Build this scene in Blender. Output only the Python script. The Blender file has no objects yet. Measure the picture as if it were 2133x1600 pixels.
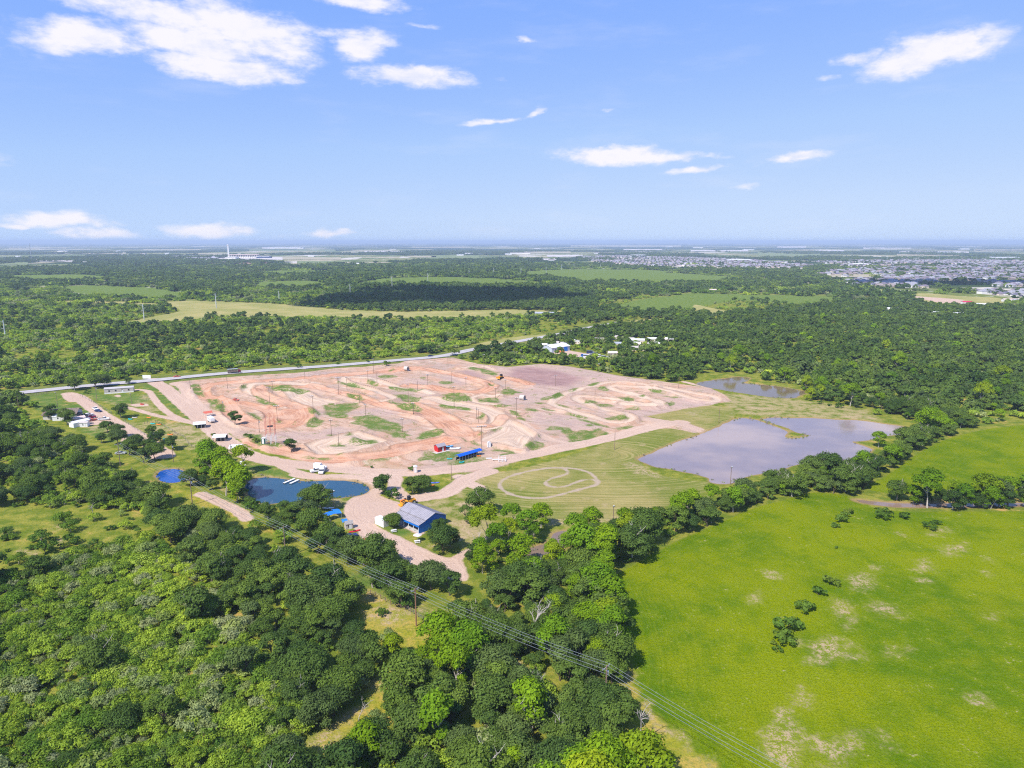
import bpy, bmesh, math, random
import numpy as np
from mathutils import Vector, Matrix, noise as mnoise

random.seed(7)
RNG = np.random.default_rng(7)
sc = bpy.context.scene
COL = sc.collection
R = math.radians

# ------------------------------------------------------------------ camera
CAM_H, PITCH, FPX = 100.0, R(11.66), 1440.0
cam = bpy.data.cameras.new("camera"); cam_o = bpy.data.objects.new("camera", cam); COL.objects.link(cam_o)
cam.sensor_width = 36.0; cam.lens = 36.0 * FPX / 2133.0
cam.clip_start = 1.0; cam.clip_end = 200000.0
cam_o.location = (0, 0, CAM_H); cam_o.rotation_euler = (R(90) - PITCH, 0, R(-0.05))
sc.camera = cam_o

# ------------------------------------------------------------------ sun, sky, exposure
SUN_EL = R(50.0)
SUN_AZ_VEC = (-0.62, -0.785)                       # horizontal direction towards the sun (behind the viewer, to the left)
_h = Vector((SUN_AZ_VEC[0], SUN_AZ_VEC[1], 0)).normalized()
SUN_DIR = Vector((_h.x * math.cos(SUN_EL), _h.y * math.cos(SUN_EL), math.sin(SUN_EL)))
sl = bpy.data.lights.new("sun", 'SUN'); sl.energy = 4.6; sl.angle = R(0.53); sl.color = (1.0, 0.95, 0.88)
so = bpy.data.objects.new("sun", sl); COL.objects.link(so)
so.rotation_euler = (-SUN_DIR).to_track_quat('-Z', 'Y').to_euler(); so.location = (0, 0, 500)
SKY_STRENGTH = 0.10
EXPOSURE = 0.5
HAZE_DENSITY = 9e-5
SKY_GAIN = 1.0 / (SKY_STRENGTH * 2 ** EXPOSURE)
sc.view_settings.view_transform = 'Standard'; sc.view_settings.look = 'None'
sc.view_settings.gamma = 1.0; sc.view_settings.use_curve_mapping = False
sc.view_settings.exposure = EXPOSURE
sc.render.engine = 'CYCLES'
cy = sc.cycles
cy.max_bounces = 5; cy.diffuse_bounces = 2; cy.glossy_bounces = 3; cy.transmission_bounces = 3
cy.volume_bounces = 0; cy.transparent_max_bounces = 8
cy.caustics_reflective = False; cy.caustics_refractive = False
cy.use_denoising = False
cy.use_adaptive_sampling = True; cy.adaptive_threshold = 0.012; cy.filter_width = 1.15
try: cy.denoiser = 'OPENIMAGEDENOISE'
except Exception: pass

# ------------------------------------------------------------------ node helpers
class NT:
    """small helper to write node graphs as expressions"""
    def __init__(s, tree):
        s.t = tree; s.n = tree.nodes; s.l = tree.links
    def node(s, typ, **kw):
        nd = s.n.new(typ)
        for k, v in kw.items(): setattr(nd, k, v)
        return nd
    def put(s, sock, v):
        if isinstance(v, bpy.types.NodeSocket): s.l.new(v, sock)
        else:
            if sock.type == 'RGBA' and isinstance(v, (tuple, list)) and len(v) == 3: v = (*v, 1)
            sock.default_value = v
    def math(s, op, a, b=0.0, c=None, clamp=False):
        nd = s.node('ShaderNodeMath', operation=op, use_clamp=clamp)
        s.put(nd.inputs[0], a); s.put(nd.inputs[1], b)
        if c is not None: s.put(nd.inputs[2], c)
        return nd.outputs[0]
    def add(s, a, b): return s.math('ADD', a, b)
    def sub(s, a, b): return s.math('SUBTRACT', a, b)
    def mul(s, a, b): return s.math('MULTIPLY', a, b)
    def step(s, v, lo, hi, a=0.0, b=1.0):           # smooth step of v from lo to hi
        nd = s.node('ShaderNodeMapRange', interpolation_type='SMOOTHSTEP')
        s.put(nd.inputs[0], v); nd.inputs[1].default_value = lo; nd.inputs[2].default_value = hi
        nd.inputs[3].default_value = a; nd.inputs[4].default_value = b
        return nd.outputs[0]
    def mix(s, f, a, b):
        nd = s.node('ShaderNodeMix', data_type='RGBA')
        s.put(nd.inputs[0], f); s.put(nd.inputs[6], a); s.put(nd.inputs[7], b)
        return nd.outputs[2]
    def noise(s, vec, scale, detail=4.0, rough=0.55, dist=0.0, dim='3D'):
        nd = s.node('ShaderNodeTexNoise', noise_dimensions=dim)
        if vec is not None and dim != '1D': s.put(nd.inputs['Vector'], vec)
        if dim == '1D': s.put(nd.inputs['W'], vec)
        nd.inputs['Scale'].default_value = scale; nd.inputs['Detail'].default_value = detail
        nd.inputs['Roughness'].default_value = rough; nd.inputs['Distortion'].default_value = dist
        return nd.outputs[0]
    def attr(s, name):
        return s.node('ShaderNodeAttribute', attribute_name=name).outputs['Fac']
    def attrc(s, name):
        return s.node('ShaderNodeAttribute', attribute_name=name).outputs['Color']
    def pos(s): return s.node('ShaderNodeNewGeometry').outputs['Position']
    def obj(s): return s.node('ShaderNodeTexCoord').outputs['Object']
    def rand(s): return s.node('ShaderNodeObjectInfo').outputs['Random']
    def vscale(s, vec, v3):
        nd = s.node('ShaderNodeVectorMath', operation='MULTIPLY'); s.put(nd.inputs[0], vec); nd.inputs[1].default_value = v3
        return nd.outputs[0]
    def xyz(s, vec):
        nd = s.node('ShaderNodeSeparateXYZ'); s.put(nd.inputs[0], vec); return nd.outputs
    def comb(s, x, y, z):
        nd = s.node('ShaderNodeCombineXYZ'); s.put(nd.inputs[0], x); s.put(nd.inputs[1], y); s.put(nd.inputs[2], z); return nd.outputs[0]
    def hsv(s, col, h=0.5, sat=1.0, v=1.0):
        nd = s.node('ShaderNodeHueSaturation'); s.put(nd.inputs['Hue'], h); s.put(nd.inputs['Saturation'], sat); s.put(nd.inputs['Value'], v)
        s.put(nd.inputs['Color'], col); return nd.outputs[0]

def new_mat(name):
    m = bpy.data.materials.new(name); m.use_nodes = True; m.node_tree.nodes.clear()
    N = NT(m.node_tree); out = N.node('ShaderNodeOutputMaterial'); return m, N, out
def principled(N, out, col, rough=0.8, metal=0.0, spec=0.3, normal=None):
    b = N.node('ShaderNodeBsdfPrincipled'); N.put(b.inputs['Base Color'], col); N.put(b.inputs['Roughness'], rough)
    N.put(b.inputs['Metallic'], metal); b.inputs['Specular IOR Level'].default_value = spec
    if normal is not None: N.put(b.inputs['Normal'], normal)
    N.l.new(b.outputs[0], out.inputs['Surface']); return b
_M = {}
def mat(name, col, rough=0.7, metal=0.0, var=0.15, scale=3.0, spec=0.3):
    """painted / metal / wood surface with a little uneven wear"""
    if name in _M: return _M[name]
    m, N, out = new_mat(name)
    n = N.noise(N.obj(), scale, 5)
    c2 = tuple(max(0.0, c * (1 - var * 2)) for c in col)
    c = N.mix(N.step(n, 0.35, 0.75), col, c2)
    principled(N, out, c, rough, metal, spec)
    _M[name] = m; return m

# ------------------------------------------------------------------ world: Nishita sky with scattered fair-weather cloud
def px_dir(x, y):
    xc, yc = (x - 1066.5) / FPX, (800 - y) / FPX
    v = Vector((xc, math.cos(PITCH) + yc * math.sin(PITCH), -math.sin(PITCH) + yc * math.cos(PITCH))).normalized()
    return v
world = bpy.data.worlds.new("World"); sc.world = world; world.use_nodes = True
world.cycles.sampling_method = 'MANUAL'; world.cycles.sample_map_resolution = 256
wt = world.node_tree; wt.nodes.clear(); W = NT(wt)
sky = W.node('ShaderNodeTexSky', sky_type='NISHITA'); sky.sun_disc = False
sky.sun_elevation = SUN_EL; sky.sun_rotation = math.atan2(SUN_DIR.x, SUN_DIR.y); sky.altitude = 150
sky.air_density = 1.0; sky.dust_density = 0.0; sky.ozone_density = 1.0
wdir = W.node('ShaderNodeTexCoord').outputs['Generated']
# azimuth / elevation of the view direction in degrees
X = W.xyz(wdir)
az = W.mul(W.math('ARCTAN2', X[0], X[1]), 180 / math.pi)
el = W.mul(W.math('ARCSINE', X[2]), 180 / math.pi)
wob = W.noise(W.vscale(wdir, (14, 14, 34)), 1.0, 7, 0.62)
wob2 = W.noise(W.vscale(wdir, (42, 42, 105)), 1.0, 6, 0.6)
wob = W.add(W.mul(wob, 0.66), W.mul(wob2, 0.34))
# fair-weather clouds: (centre px x, y, half width px, half height px, tilt, strength)
CLOUDS = [(175,78,150,44,0,1.0),(420,95,190,52,6,1.0),(300,25,200,36,4,.9),(520,60,150,50,8,.95),(570,105,90,36,8,.9),(490,150,160,34,2,1.0),(400,130,120,26,0,.8),
 (755,98,62,36,0,1.1),(860,162,125,30,0,1.05),(760,8,125,18,2,.9),(690,70,90,14,-4,.5),(880,55,60,9,6,.4),(1105,82,24,9,0,.6),(1040,162,30,12,0,.4),
 (1030,255,62,9,-4,.85),(1110,238,30,10,-20,.6),(1265,231,28,6,0,.5),
 (1935,112,150,46,-8,1.15),(2000,85,66,30,0,1.0),(1800,120,70,18,-8,.8),(1730,160,36,11,0,.6),(1905,138,110,16,0,.7),
 (1290,326,120,22,2,1.1),(1400,328,95,12,-3,.8),(1455,354,62,11,-6,.8),(1660,328,82,14,-5,.85),(1560,388,82,11,-8,.45),(1500,328,40,8,0,.4),
 (140,460,130,17,1,.9),(30,470,40,8,0,.7),(205,486,90,14,0,.85),(450,482,105,18,0,.9),(690,486,62,10,0,.75),(590,492,40,7,0,.5),
 (-250,60,260,50,3,.9),(-120,330,160,30,0,.8),(2330,260,200,36,-5,.9),(2450,60,180,44,0,.9),(900,-160,260,60,5,.9),(1500,-260,300,80,-4,1.0),(200,-240,320,80,6,1.0)]
wxa = W.add(az, W.mul(W.sub(W.noise(W.vscale(wdir, (30, 30, 60)), 1.0, 4), 0.5), 2.4))
wea = W.add(el, W.mul(W.sub(W.noise(W.vscale(wdir, (26, 26, 52)), 1.0, 4), 0.5), 0.9))
tot = None
for (cx, cyy, hw, hh, tilt, st) in CLOUDS:
    d = px_dir(cx, cyy); a0 = math.degrees(math.atan2(d.x, d.y)); e0 = math.degrees(math.asin(d.z))
    d2 = px_dir(cx + hw, cyy); sa = max(0.5, abs(math.degrees(math.atan2(d2.x, d2.y)) - a0)) * 1.02
    d3 = px_dir(cx, cyy - hh); se = max(0.18, abs(math.degrees(math.asin(d3.z)) - e0)) * 1.06
    da = W.sub(wxa, a0); de = W.sub(wea, e0); t = R(-tilt)
    u = W.mul(W.add(W.mul(da, math.cos(t)), W.mul(de, math.sin(t))), 1 / sa)
    v = W.mul(W.sub(W.mul(de, math.cos(t)), W.mul(da, math.sin(t))), 1 / se)
    dn = W.mul(W.math('MAXIMUM', W.mul(v, -1.0), 0.0), 0.7)        # flatter cloud base
    q = W.add(W.add(W.mul(u, u), W.mul(v, v)), W.mul(dn, dn))
    g = W.mul(W.math('EXPONENT', W.mul(q, -1.1)), st)
    tot = g if tot is None else W.math('MAXIMUM', tot, g)
# generic scattered cloud over the rest of the sky, same kind as in view
gen = W.noise(W.vscale(wdir, (3.2, 3.2, 8.0)), 1.0, 6, 0.6)
gen = W.mul(W.step(gen, 0.62, 0.78), W.step(el, 26, 36))
cov = W.step(W.add(tot, W.mul(W.sub(wob, 0.5), 2.1)), 0.16, 0.90)
cov = W.mul(cov, W.step(tot, 0.02, 0.36))
cov = W.math('MAXIMUM', cov, W.mul(gen, 0.8))
cov = W.mul(cov, 0.95)
thin = W.mul(W.step(W.noise(W.vscale(wdir, (5, 5, 26)), 1.0, 5, 0.6), 0.5, 0.8), 0.16)   # faint high veil
cov = W.math('MAXIMUM', cov, thin)
lum = W.node('ShaderNodeRGBToBW'); W.put(lum.inputs[0], sky.outputs[0])
lumv = W.mul(lum.outputs[0], 0.112)                 # Nishita luminance on the display's scale
ramp = W.node('ShaderNodeValToRGB'); W.put(ramp.inputs[0], W.mul(lumv, 0.5))
er = ramp.color_ramp; er.elements[0].position = 0.0; er.elements[0].color = (0.07, 0.20, 0.72, 1)
er.elements[1].position = 1.0; er.elements[1].color = (0.78, 0.88, 1.0, 1)
for ps_, c_ in ((0.16, (0.25, 0.45, 1.0)), (0.30, (0.42, 0.62, 1.0)), (0.5, (0.57, 0.73, 1.0))):
    e_ = er.elements.new(ps_); e_.color = (*c_, 1)
gain = W.node('ShaderNodeMix', data_type='RGBA', blend_type='MULTIPLY'); gain.clamp_result = False; gain.inputs[0].default_value = 1.0
W.put(gain.inputs[6], ramp.outputs[0]); W.put(gain.inputs[7], (SKY_GAIN, SKY_GAIN, SKY_GAIN))
CLOUD_COL = tuple(SKY_GAIN * v for v in (1.0, 0.97, 1.04))
CLOUD_LOW = tuple(SKY_GAIN * v for v in (0.87, 0.88, 1.0))
cshade = W.mix(W.step(wob, .40, .56), CLOUD_LOW, CLOUD_COL)
final = W.mix(cov, gain.outputs[2], cshade)
bg = W.node('ShaderNodeBackground'); W.put(bg.inputs[0], final); bg.inputs[1].default_value = SKY_STRENGTH
wo = W.node('ShaderNodeOutputWorld'); W.l.new(bg.outputs[0], wo.inputs[0])

# ------------------------------------------------------------------ geometry helpers
def at(x, y, z=0.0):
    """photo pixel (2133 x 1600) -> point at height z"""
    xc, yc = (x - 1066.5) / FPX, (800 - y) / FPX
    dz = -math.sin(PITCH) + yc * math.cos(PITCH); t = (CAM_H - z) / -dz
    return Vector((xc * t, (math.cos(PITCH) + yc * math.sin(PITCH)) * t, z))
def to_px(Xw, Yw, Zw=0.0):
    dy = Yw; dz = Zw - CAM_H
    dep = dy * math.cos(PITCH) - dz * math.sin(PITCH)
    up = dy * math.sin(PITCH) + dz * math.cos(PITCH)
    return 1066.5 + FPX * Xw / dep, 800 - FPX * up / dep
def depth_of(p): return p.y * math.cos(PITCH) + CAM_H * math.sin(PITCH)
def px_m(p): return depth_of(p) / FPX              # metres per photo pixel at p
# enlarged crops used while measuring the photograph: (origin x, origin y, scale)
CROPS = {4: (0, 700, 4.266), 5: (400, 700, 4.266), 6: (850, 700, 4.266), 7: (1300, 700, 4.266), 8: (1700, 700, 4.5704),
         11: (300, 900, 5.3325), 12: (620, 950, 5.3325), 13: (950, 900, 5.3325), 18: (1533, 1000, 2.6667), 16: (500, 1150, 3.555), 17: (1000, 1150, 3.555), 14: (0, 1000, 4.0),
         1: (0, 480, 2.996), 2: (700, 480, 2.9625), 3: (1400, 480, 2.91), 22: (1100, 680, 6.2735), 21: (1850, 540, 7.537), 23: (380, 490, 7.618)}
def cp(k, x, y):
    if k == 0: return (x, y)
    ox, oy, s = CROPS[k]; return (ox + x / s, oy + y / s)
def wpts(k, pts): return np.array([at(*cp(k, x, y))[:2] for x, y in pts])
def smooth(P, n=6, closed=False):
    P = np.asarray(P, float); m = len(P); out = []
    rng = range(m if closed else m - 1)
    for i in rng:
        if closed: p0, p1, p2, p3 = P[(i - 1) % m], P[i], P[(i + 1) % m], P[(i + 2) % m]
        else: p0, p1, p2, p3 = P[max(i - 1, 0)], P[i], P[i + 1], P[min(i + 2, m - 1)]
        for j in range(n):
            t = j / n
            out.append(0.5 * ((2 * p1) + (p2 - p0) * t + (2 * p0 - 5 * p1 + 4 * p2 - p3) * t * t + (3 * p1 - p0 - 3 * p2 + p3) * t ** 3))
    if not closed: out.append(P[-1])
    return np.array(out)
def seg_dist(P, A, B):
    d = B - A; L = max(1e-9, d @ d)
    t = np.clip(((P - A) @ d) / L, 0, 1)
    q = P - (A + t[:, None] * d); return np.hypot(q[:, 0], q[:, 1])
def inside(P, poly):
    x, y = P[:, 0], P[:, 1]; r = np.zeros(len(P), bool); n = len(poly); j = n - 1
    for i in range(n):
        xi, yi = poly[i]; xj, yj = poly[j]
        if yi != yj:
            c = ((yi > y) != (yj > y)) & (x < (xj - xi) * (y - yi) / (yj - yi) + xi); r ^= c
        j = i
    return r
FAR = -40.0
def sdf_poly(P, poly, margin=40.0):
    out = np.full(len(P), FAR); lo, hi = poly.min(0) - margin, poly.max(0) + margin
    m = (P[:, 0] > lo[0]) & (P[:, 0] < hi[0]) & (P[:, 1] > lo[1]) & (P[:, 1] < hi[1])
    if not m.any(): return out
    Q = P[m]; d = np.full(len(Q), 1e9)
    for i in range(len(poly)): d = np.minimum(d, seg_dist(Q, poly[i - 1], poly[i]))
    s = np.where(inside(Q, poly), d, -d); out[m] = np.maximum(s, FAR); return out
def sdf_line(P, line, half, margin=40.0):
    out = np.full(len(P), FAR); lo, hi = line.min(0) - margin, line.max(0) + margin
    m = (P[:, 0] > lo[0]) & (P[:, 0] < hi[0]) & (P[:, 1] > lo[1]) & (P[:, 1] < hi[1])
    if not m.any(): return out
    Q = P[m]; d = np.full(len(Q), 1e9)
    for i in range(len(line) - 1): d = np.minimum(d, seg_dist(Q, line[i], line[i + 1]))
    out[m] = np.maximum(half - d, FAR); return out
_T = np.random.default_rng(3).random((256, 256))
def vnoise(x, y):
    xi, yi = np.floor(x).astype(int), np.floor(y).astype(int); fx, fy = x - xi, y - yi
    fx, fy = fx * fx * (3 - 2 * fx), fy * fy * (3 - 2 * fy)
    g = lambda a, b: _T[a & 255, b & 255]
    return (g(xi, yi) * (1 - fx) + g(xi + 1, yi) * fx) * (1 - fy) + (g(xi, yi + 1) * (1 - fx) + g(xi + 1, yi + 1) * fx) * fy
def fbm(x, y, s, o=4, seed=0.0):
    x, y = x / s + seed * 17.3, y / s + seed * 9.1; v, a, t = 0, 1, 0
    for i in range(o): v = v + a * vnoise(x, y); t += a; a *= .5; x, y = x * 2.03 + 5.2, y * 2.03 + 1.3
    return v / t

def link(o, parent=None):
    COL.objects.link(o)
    if parent is not None: o.parent = parent
    return o
def tag(o, label=None, cat=None, group=None, kind=None):
    if label: o["label"] = label
    if cat: o["category"] = cat
    if group: o["group"] = group
    if kind: o["kind"] = kind
    return o
def empty(name, loc, rz=0.0):
    e = bpy.data.objects.new(name, None); e.location = loc; e.rotation_euler = (0, 0, rz); e.empty_display_size = 0.5; return link(e)
def np_mesh(name, V, F, m=None, smooth_sh=False):
    """V (n,3); F (k,3|4) int array"""
    me = bpy.data.meshes.new(name); V = np.asarray(V, np.float32); F = np.asarray(F, np.int32); k = F.shape[1]
    me.vertices.add(len(V)); me.vertices.foreach_set("co", V.ravel())
    me.loops.add(F.size); me.loops.foreach_set("vertex_index", F.ravel())
    me.polygons.add(len(F)); me.polygons.foreach_set("loop_start", np.arange(0, F.size, k, dtype=np.int32))
    me.polygons.foreach_set("loop_total", np.full(len(F), k, np.int32))
    if smooth_sh: me.polygons.foreach_set("use_smooth", np.ones(len(F), bool))
    me.update(calc_edges=True)
    if m: me.materials.append(m)
    return me

# ------------------------------------------------------------------ layout of the ground (outlines measured on the ground plane)
MAIN_DIRT = wpts(0, [(356,797),(380,794),(470,786),(560,780),(640,775),(700,767),(760,764),(830,757),(850,751),(900,748),(945,745),(970,752),(1000,759),(1060,765),(1130,758),(1190,764),(1290,783),(1350,790),(1420,800),(1480,808),(1510,822),(1525,836),(1480,845),(1430,852),(1380,862),(1345,868),(1390,876),(1440,884),(1465,893),(1450,903),(1400,893),(1345,894),(1280,903),(1220,922),(1180,936),(1110,950),(1060,968),(1000,985),(900,985),(860,985),(830,985),(760,978),(690,970),(640,962),(590,950),(545,940),(510,925),(480,905),(450,880),(425,865),(405,850),(395,835),(372,812)])
LANES_CLAY = [  # (crop, points, half width m)
 (5, [(2000,290),(1750,325),(1500,340),(1300,352),(1050,380),(800,400),(560,405),(350,420),(170,440),(90,480),(110,540),(210,560),(320,610),(370,690),(470,770),(620,812),(800,812),(940,780),(1000,715),(960,650),(860,612),(720,640)], 5.0),
 (5, [(860,610),(700,560),(600,500),(640,465),(760,455),(1000,455),(1200,480),(1450,545),(1700,620),(1900,675),(2133,735)], 4.2),
 (6, [(40,640),(200,695),(330,770),(430,840),(520,900),(430,930),(250,960),(0,1005)], 7.0),
 (5, [(2133,985),(1850,1045),(1600,1085),(1350,1110),(1100,1100),(950,1075),(700,1010),(480,950)], 5.0),
 (6, [(380,750),(420,780),(520,805),(620,805),(730,810),(820,770),(850,730)], 3.2),
 (6, [(-80,300),(60,290),(250,322),(430,350),(600,400),(740,450),(720,480),(600,505),(400,500),(250,480),(0,445)], 4.6),
 (5, [(1350,350),(1600,330),(1850,300),(2000,300)], 6.0),
 (5, [(870,690),(900,720),(860,745),(800,750)], 7.0),
 (6, [(820,372),(940,395),(1080,440)], 4.0),
 (5, [(450,600),(600,640),(700,680),(720,740),(640,790)], 4.0),
]
LANES_PALE = [
 (5, [(700,560),(560,520),(490,475),(560,440),(800,430),(1050,438),(1250,490)], 4.0),
 (5, [(1560,600),(1800,560),(1600,490),(1450,450),(1340,400),(1400,372),(1600,400),(1800,450),(2133,520)], 3.6),
 (6, [(200,560),(420,610),(620,640),(760,690),(810,750),(760,810),(640,830),(500,830),(420,790)], 6.0),
 (6, [(480,285),(650,270),(760,300)], 3.0),
 (6, [(800,620),(600,590),(570,560),(660,540),(830,545)], 2.8),
 (6, [(1270,600),(1330,555),(1450,500),(1700,432),(1850,412),(2000,418),(2133,440),(2300,465),(2500,500)], 3.4),
 (6, [(1270,600),(1400,655),(1600,715),(1780,765),(1900,778),(1990,755),(1960,720),(1850,690),(1700,645),(1560,600),(1490,560),(1560,543),(1800,575),(2000,605),(2133,625),(2250,630)], 3.2),
 (6, [(2250,630),(2240,600),(2100,560),(1950,515),(1800,470),(1830,450),(2000,462),(2133,480)], 3.0),
 (7, [(0,455),(150,462),(330,485),(500,530),(640,575),(780,590),(835,573),(800,545),(650,520),(450,480),(250,440)], 3.4),
 (7, [(0,505),(120,535),(250,580),(320,605),(260,632),(100,628),(0,618)], 4.0),
]
PALE_POLY = wpts(6, [(700,690),(800,690),(880,735),(1010,800),(1150,885),(1120,930),(1030,1030),(800,980),(580,930),(690,890),(800,840),(850,770)])
PALE_POLY2 = wpts(5, [(780,470),(1000,480),(1150,560),(1330,590),(1150,640),(1000,620),(860,560)])
PALE_POLY3 = wpts(5, [(1000,980),(1300,900),(1480,860),(1750,940),(1600,1020),(1350,1080),(1100,1070)])
GRAY_POLY = [wpts(6, [(560,215),(700,235),(900,290),(1150,240),(1350,250),(1600,300),(1900,350),(2133,400),(1900,405),(1650,430),(1400,520),(1250,560),(1150,600),(800,610),(900,540),(1000,480),(1100,450),(900,370),(800,330),(650,270)]),
 wpts(6, [(260,370),(420,350),(560,420),(480,450),(330,400)]), wpts(6, [(440,310),(560,310),(720,370),(640,390),(500,340)]),
 wpts(6, [(1320,600),(1450,520),(1560,500),(1500,540),(1480,580),(1600,640),(1850,700),(1600,660)]),
 wpts(6, [(1050,700),(1200,670),(1450,710),(1700,780),(1800,830),(1500,840),(1250,800),(1090,770)]),
 wpts(5, [(600,890),(800,850),(1150,850),(1300,800),(1450,850),(1200,930),(1000,930),(700,940),(620,920)]),
 wpts(5, [(1450,650),(1700,640),(1900,690),(1750,720),(1500,720)]),
 wpts(5, [(1780,440),(1900,380),(2080,390),(2133,450),(2000,460)]), wpts(7, [(340,560),(560,540),(800,610),(540,640),(330,650)]),
 wpts(7, [(0,680),(300,620),(520,640),(200,700),(60,720)]),
 wpts(5, [(1000,310),(1380,330),(1100,385),(800,400),(900,360)]),
 wpts(12, [(960,190),(1060,175),(1180,250),(1160,330),(1230,420),(1120,470),(1000,400),(1010,300),(880,250),(700,215)]),
 wpts(12, [(1300,440),(1500,430),(1720,370),(1900,330),(1800,480),(1500,500),(1320,510)])]
BROWN_POLY = [wpts(6, [(880,365),(940,300),(1060,270),(1250,295),(1400,335),(1545,375),(1480,420),(1420,455),(1300,450),(1150,435),(1000,400)]), wpts(6, [(450,315),(560,318),(690,365),(600,365)]), wpts(6, [(1300,370),(1450,360),(1545,380),(1500,410),(1380,400)])]
ROADS_DIRT = [
 (0, [(318,790),(326,797),(345,808),(372,832),(400,856),(425,878),(455,905),(480,925),(520,948),(575,962),(640,970),(720,978),(800,984),(880,984),(950,977),(1010,968),(1085,952),(1150,938),(1200,928),(1280,910),(1350,892),(1420,880)], 5.0),
 (5, [(720,1085),(800,1150),(950,1215),(1150,1250),(1400,1262)], 2.6),
 (12, [(0,205),(250,235),(450,232),(640,238),(760,262),(840,310),(850,400),(800,470)], 3.4),
 (4, [(1210,475),(1320,488),(1380,560),(1450,640),(1560,715),(1720,775),(1850,800)], 2.2),
 (4, [(1090,620),(1220,655),(1420,710),(1600,750),(1750,780)], 2.0),
 (4, [(610,510),(700,540),(800,615),(900,690),(1000,750),(1120,820),(1240,890),(1330,950),(1470,1060)], 4.2),
 (4, [(1560,420),(1640,450),(1680,520),(1760,620),(1850,700),(1980,760),(2080,850)], 4.0),
 (12, [(2133,170),(1900,250),(1780,330),(1640,420),(1450,450),(1330,470)], 4.2),
 (12, [(1800,230),(1900,300),(2020,350)], 3.0),
 (4, [(1080,850),(1110,900),(1120,980)], 1.5),
 (7, [(540,405),(640,430),(760,455)], 2.4),
 (7, [(180,740),(350,760),(550,800),(720,855)], 3.6),
 (6, [(1000,760),(1150,860),(1280,920),(1390,950)], 2.6),
 (11, [(1150,960),(1060,880),(960,830),(760,740),(640,690)], 2.6),
]
LOTS_DIRT = [
 (12, [(760,330),(850,370),(900,430),(1010,480),(1140,520),(1210,560),(1070,650),(890,700),(870,760),(960,820),(1130,890),(1250,955),(1420,1030),(1560,1090),(1690,1130),(1800,1070),(1950,1010),(1900,1090),(1840,1160),(1890,1260),(1900,1330),(1880,1380),(1720,1375),(1560,1330),(1420,1290),(1330,1290),(1210,1180),(1110,1060),(1050,950),(930,905),(820,930),(730,940),(690,880),(640,810),(600,740),(530,660),(520,570),(590,470),(700,420)]),
 (12, [(640,240),(760,205),(960,185),(1060,175),(1180,250),(1160,330),(1230,420),(1330,450),(1500,430),(1500,490),(1320,510),(1120,490),(1000,400),(1010,300),(880,260)]),
 (4, [(560,520),(690,508),(760,560),(880,650),(1050,750),(990,782),(800,792),(640,800),(730,720),(850,700),(770,600),(610,580)]),
 (22, [(270,350),(440,300),(620,330),(850,370),(800,410),(680,430),(560,400),(400,360)]),
 (4, [(1360,975),(1450,970),(1570,1050),(1500,1085),(1350,1095),(1290,1060)]),
 (12, [(1130,740),(1420,850),(1340,865),(1150,780)]), (6, [(190,1010),(300,1000),(345,1020),(260,1042)]),
 (21, [(400,580),(700,600),(1180,640),(1170,690),(1000,720),(850,690),(530,620)]),
 (4, [(1170,605),(1310,600),(1320,620),(1200,625)]), (4, [(1025,530),(1060,518),(1085,532),(1060,545)]),
]
LOOP = smooth(wpts(13, [(860,430),(1050,403),(1250,403),(1400,425),(1500,465),(1570,530),(1580,575),(1500,610),(1350,645),(1150,700),(1000,730),(800,732),(650,705),(550,660),(490,600),(510,550),(580,505),(700,465)]), 6, True)
LOOP_IN = smooth(wpts(13, [(1220,415),(1250,440),(1230,470),(1150,495),(1050,525),(1000,560),(1020,595),(1120,612),(1220,605),(1330,565),(1430,535),(1520,530),(1570,550)]), 6)
MOW_POLY = [wpts(0, [(960,1012),(1000,995),(1090,975),(1160,958),(1230,935),(1290,912),(1400,888),(1440,900),(1390,930),(1330,955),(1350,985),(1430,1000),(1490,1005),(1480,1020),(1440,1035),(1400,1052),(1320,1078),(1260,1088),(1190,1093),(1100,1085),(1040,1075),(1000,1050),(970,1040)]),
 wpts(7, [(190,690),(500,600),(700,610),(960,640),(1010,690),(900,790),(740,850),(600,800),(450,760),(330,750)]), wpts(7, [(0,880),(260,800),(420,800),(620,860),(640,890),(460,950),(200,1040),(0,1090)])]
LAWN_POLY = [wpts(4, [(190,545),(400,510),(560,500),(615,590),(760,605),(855,690),(700,700),(640,660),(420,690),(330,660),(250,600)]), wpts(4, [(1240,490),(1300,430),(1370,430),(1440,490),(1600,610),(1700,700),(1705,755),(1570,690),(1430,590),(1380,510)]),
 wpts(4, [(700,510),(860,470),(920,520),(1180,510),(1330,520),(1350,570),(1200,600),(1050,600),(860,570)]), wpts(4, [(1080,770),(1150,780),(1330,920),(1280,920),(1130,830)]), wpts(4, [(700,830),(860,810),(1000,800),(1200,900),(1100,980),(880,900),(760,870)]),
 wpts(11, [(1000,380),(1250,330),(1450,380),(1700,470),(1850,540),(1700,560),(1400,470),(1200,440)]), wpts(16, [(790,140),(960,180),(1180,300),(1230,350),(1080,330),(900,250),(810,200)]), wpts(12, [(880,770),(1070,860),(1160,900),(1340,850),(1180,770),(1000,760)]),
 wpts(4, [(1680,460),(1780,430),(1830,540),(1720,520)]), wpts(4, [(1520,410),(1560,420),(1800,640),(1810,665),(1770,660),(1600,520)]), wpts(4, [(1840,560),(1920,560),(2010,640),(2020,680),(1950,680),(1870,610)]), wpts(5,[(500,900),(620,870),(640,930),(820,970),(800,995),(640,985),(540,950)]),
 wpts(5, [(820,1150),(900,1160),(1050,1210),(1100,1235),(980,1225),(880,1190)])]
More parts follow.
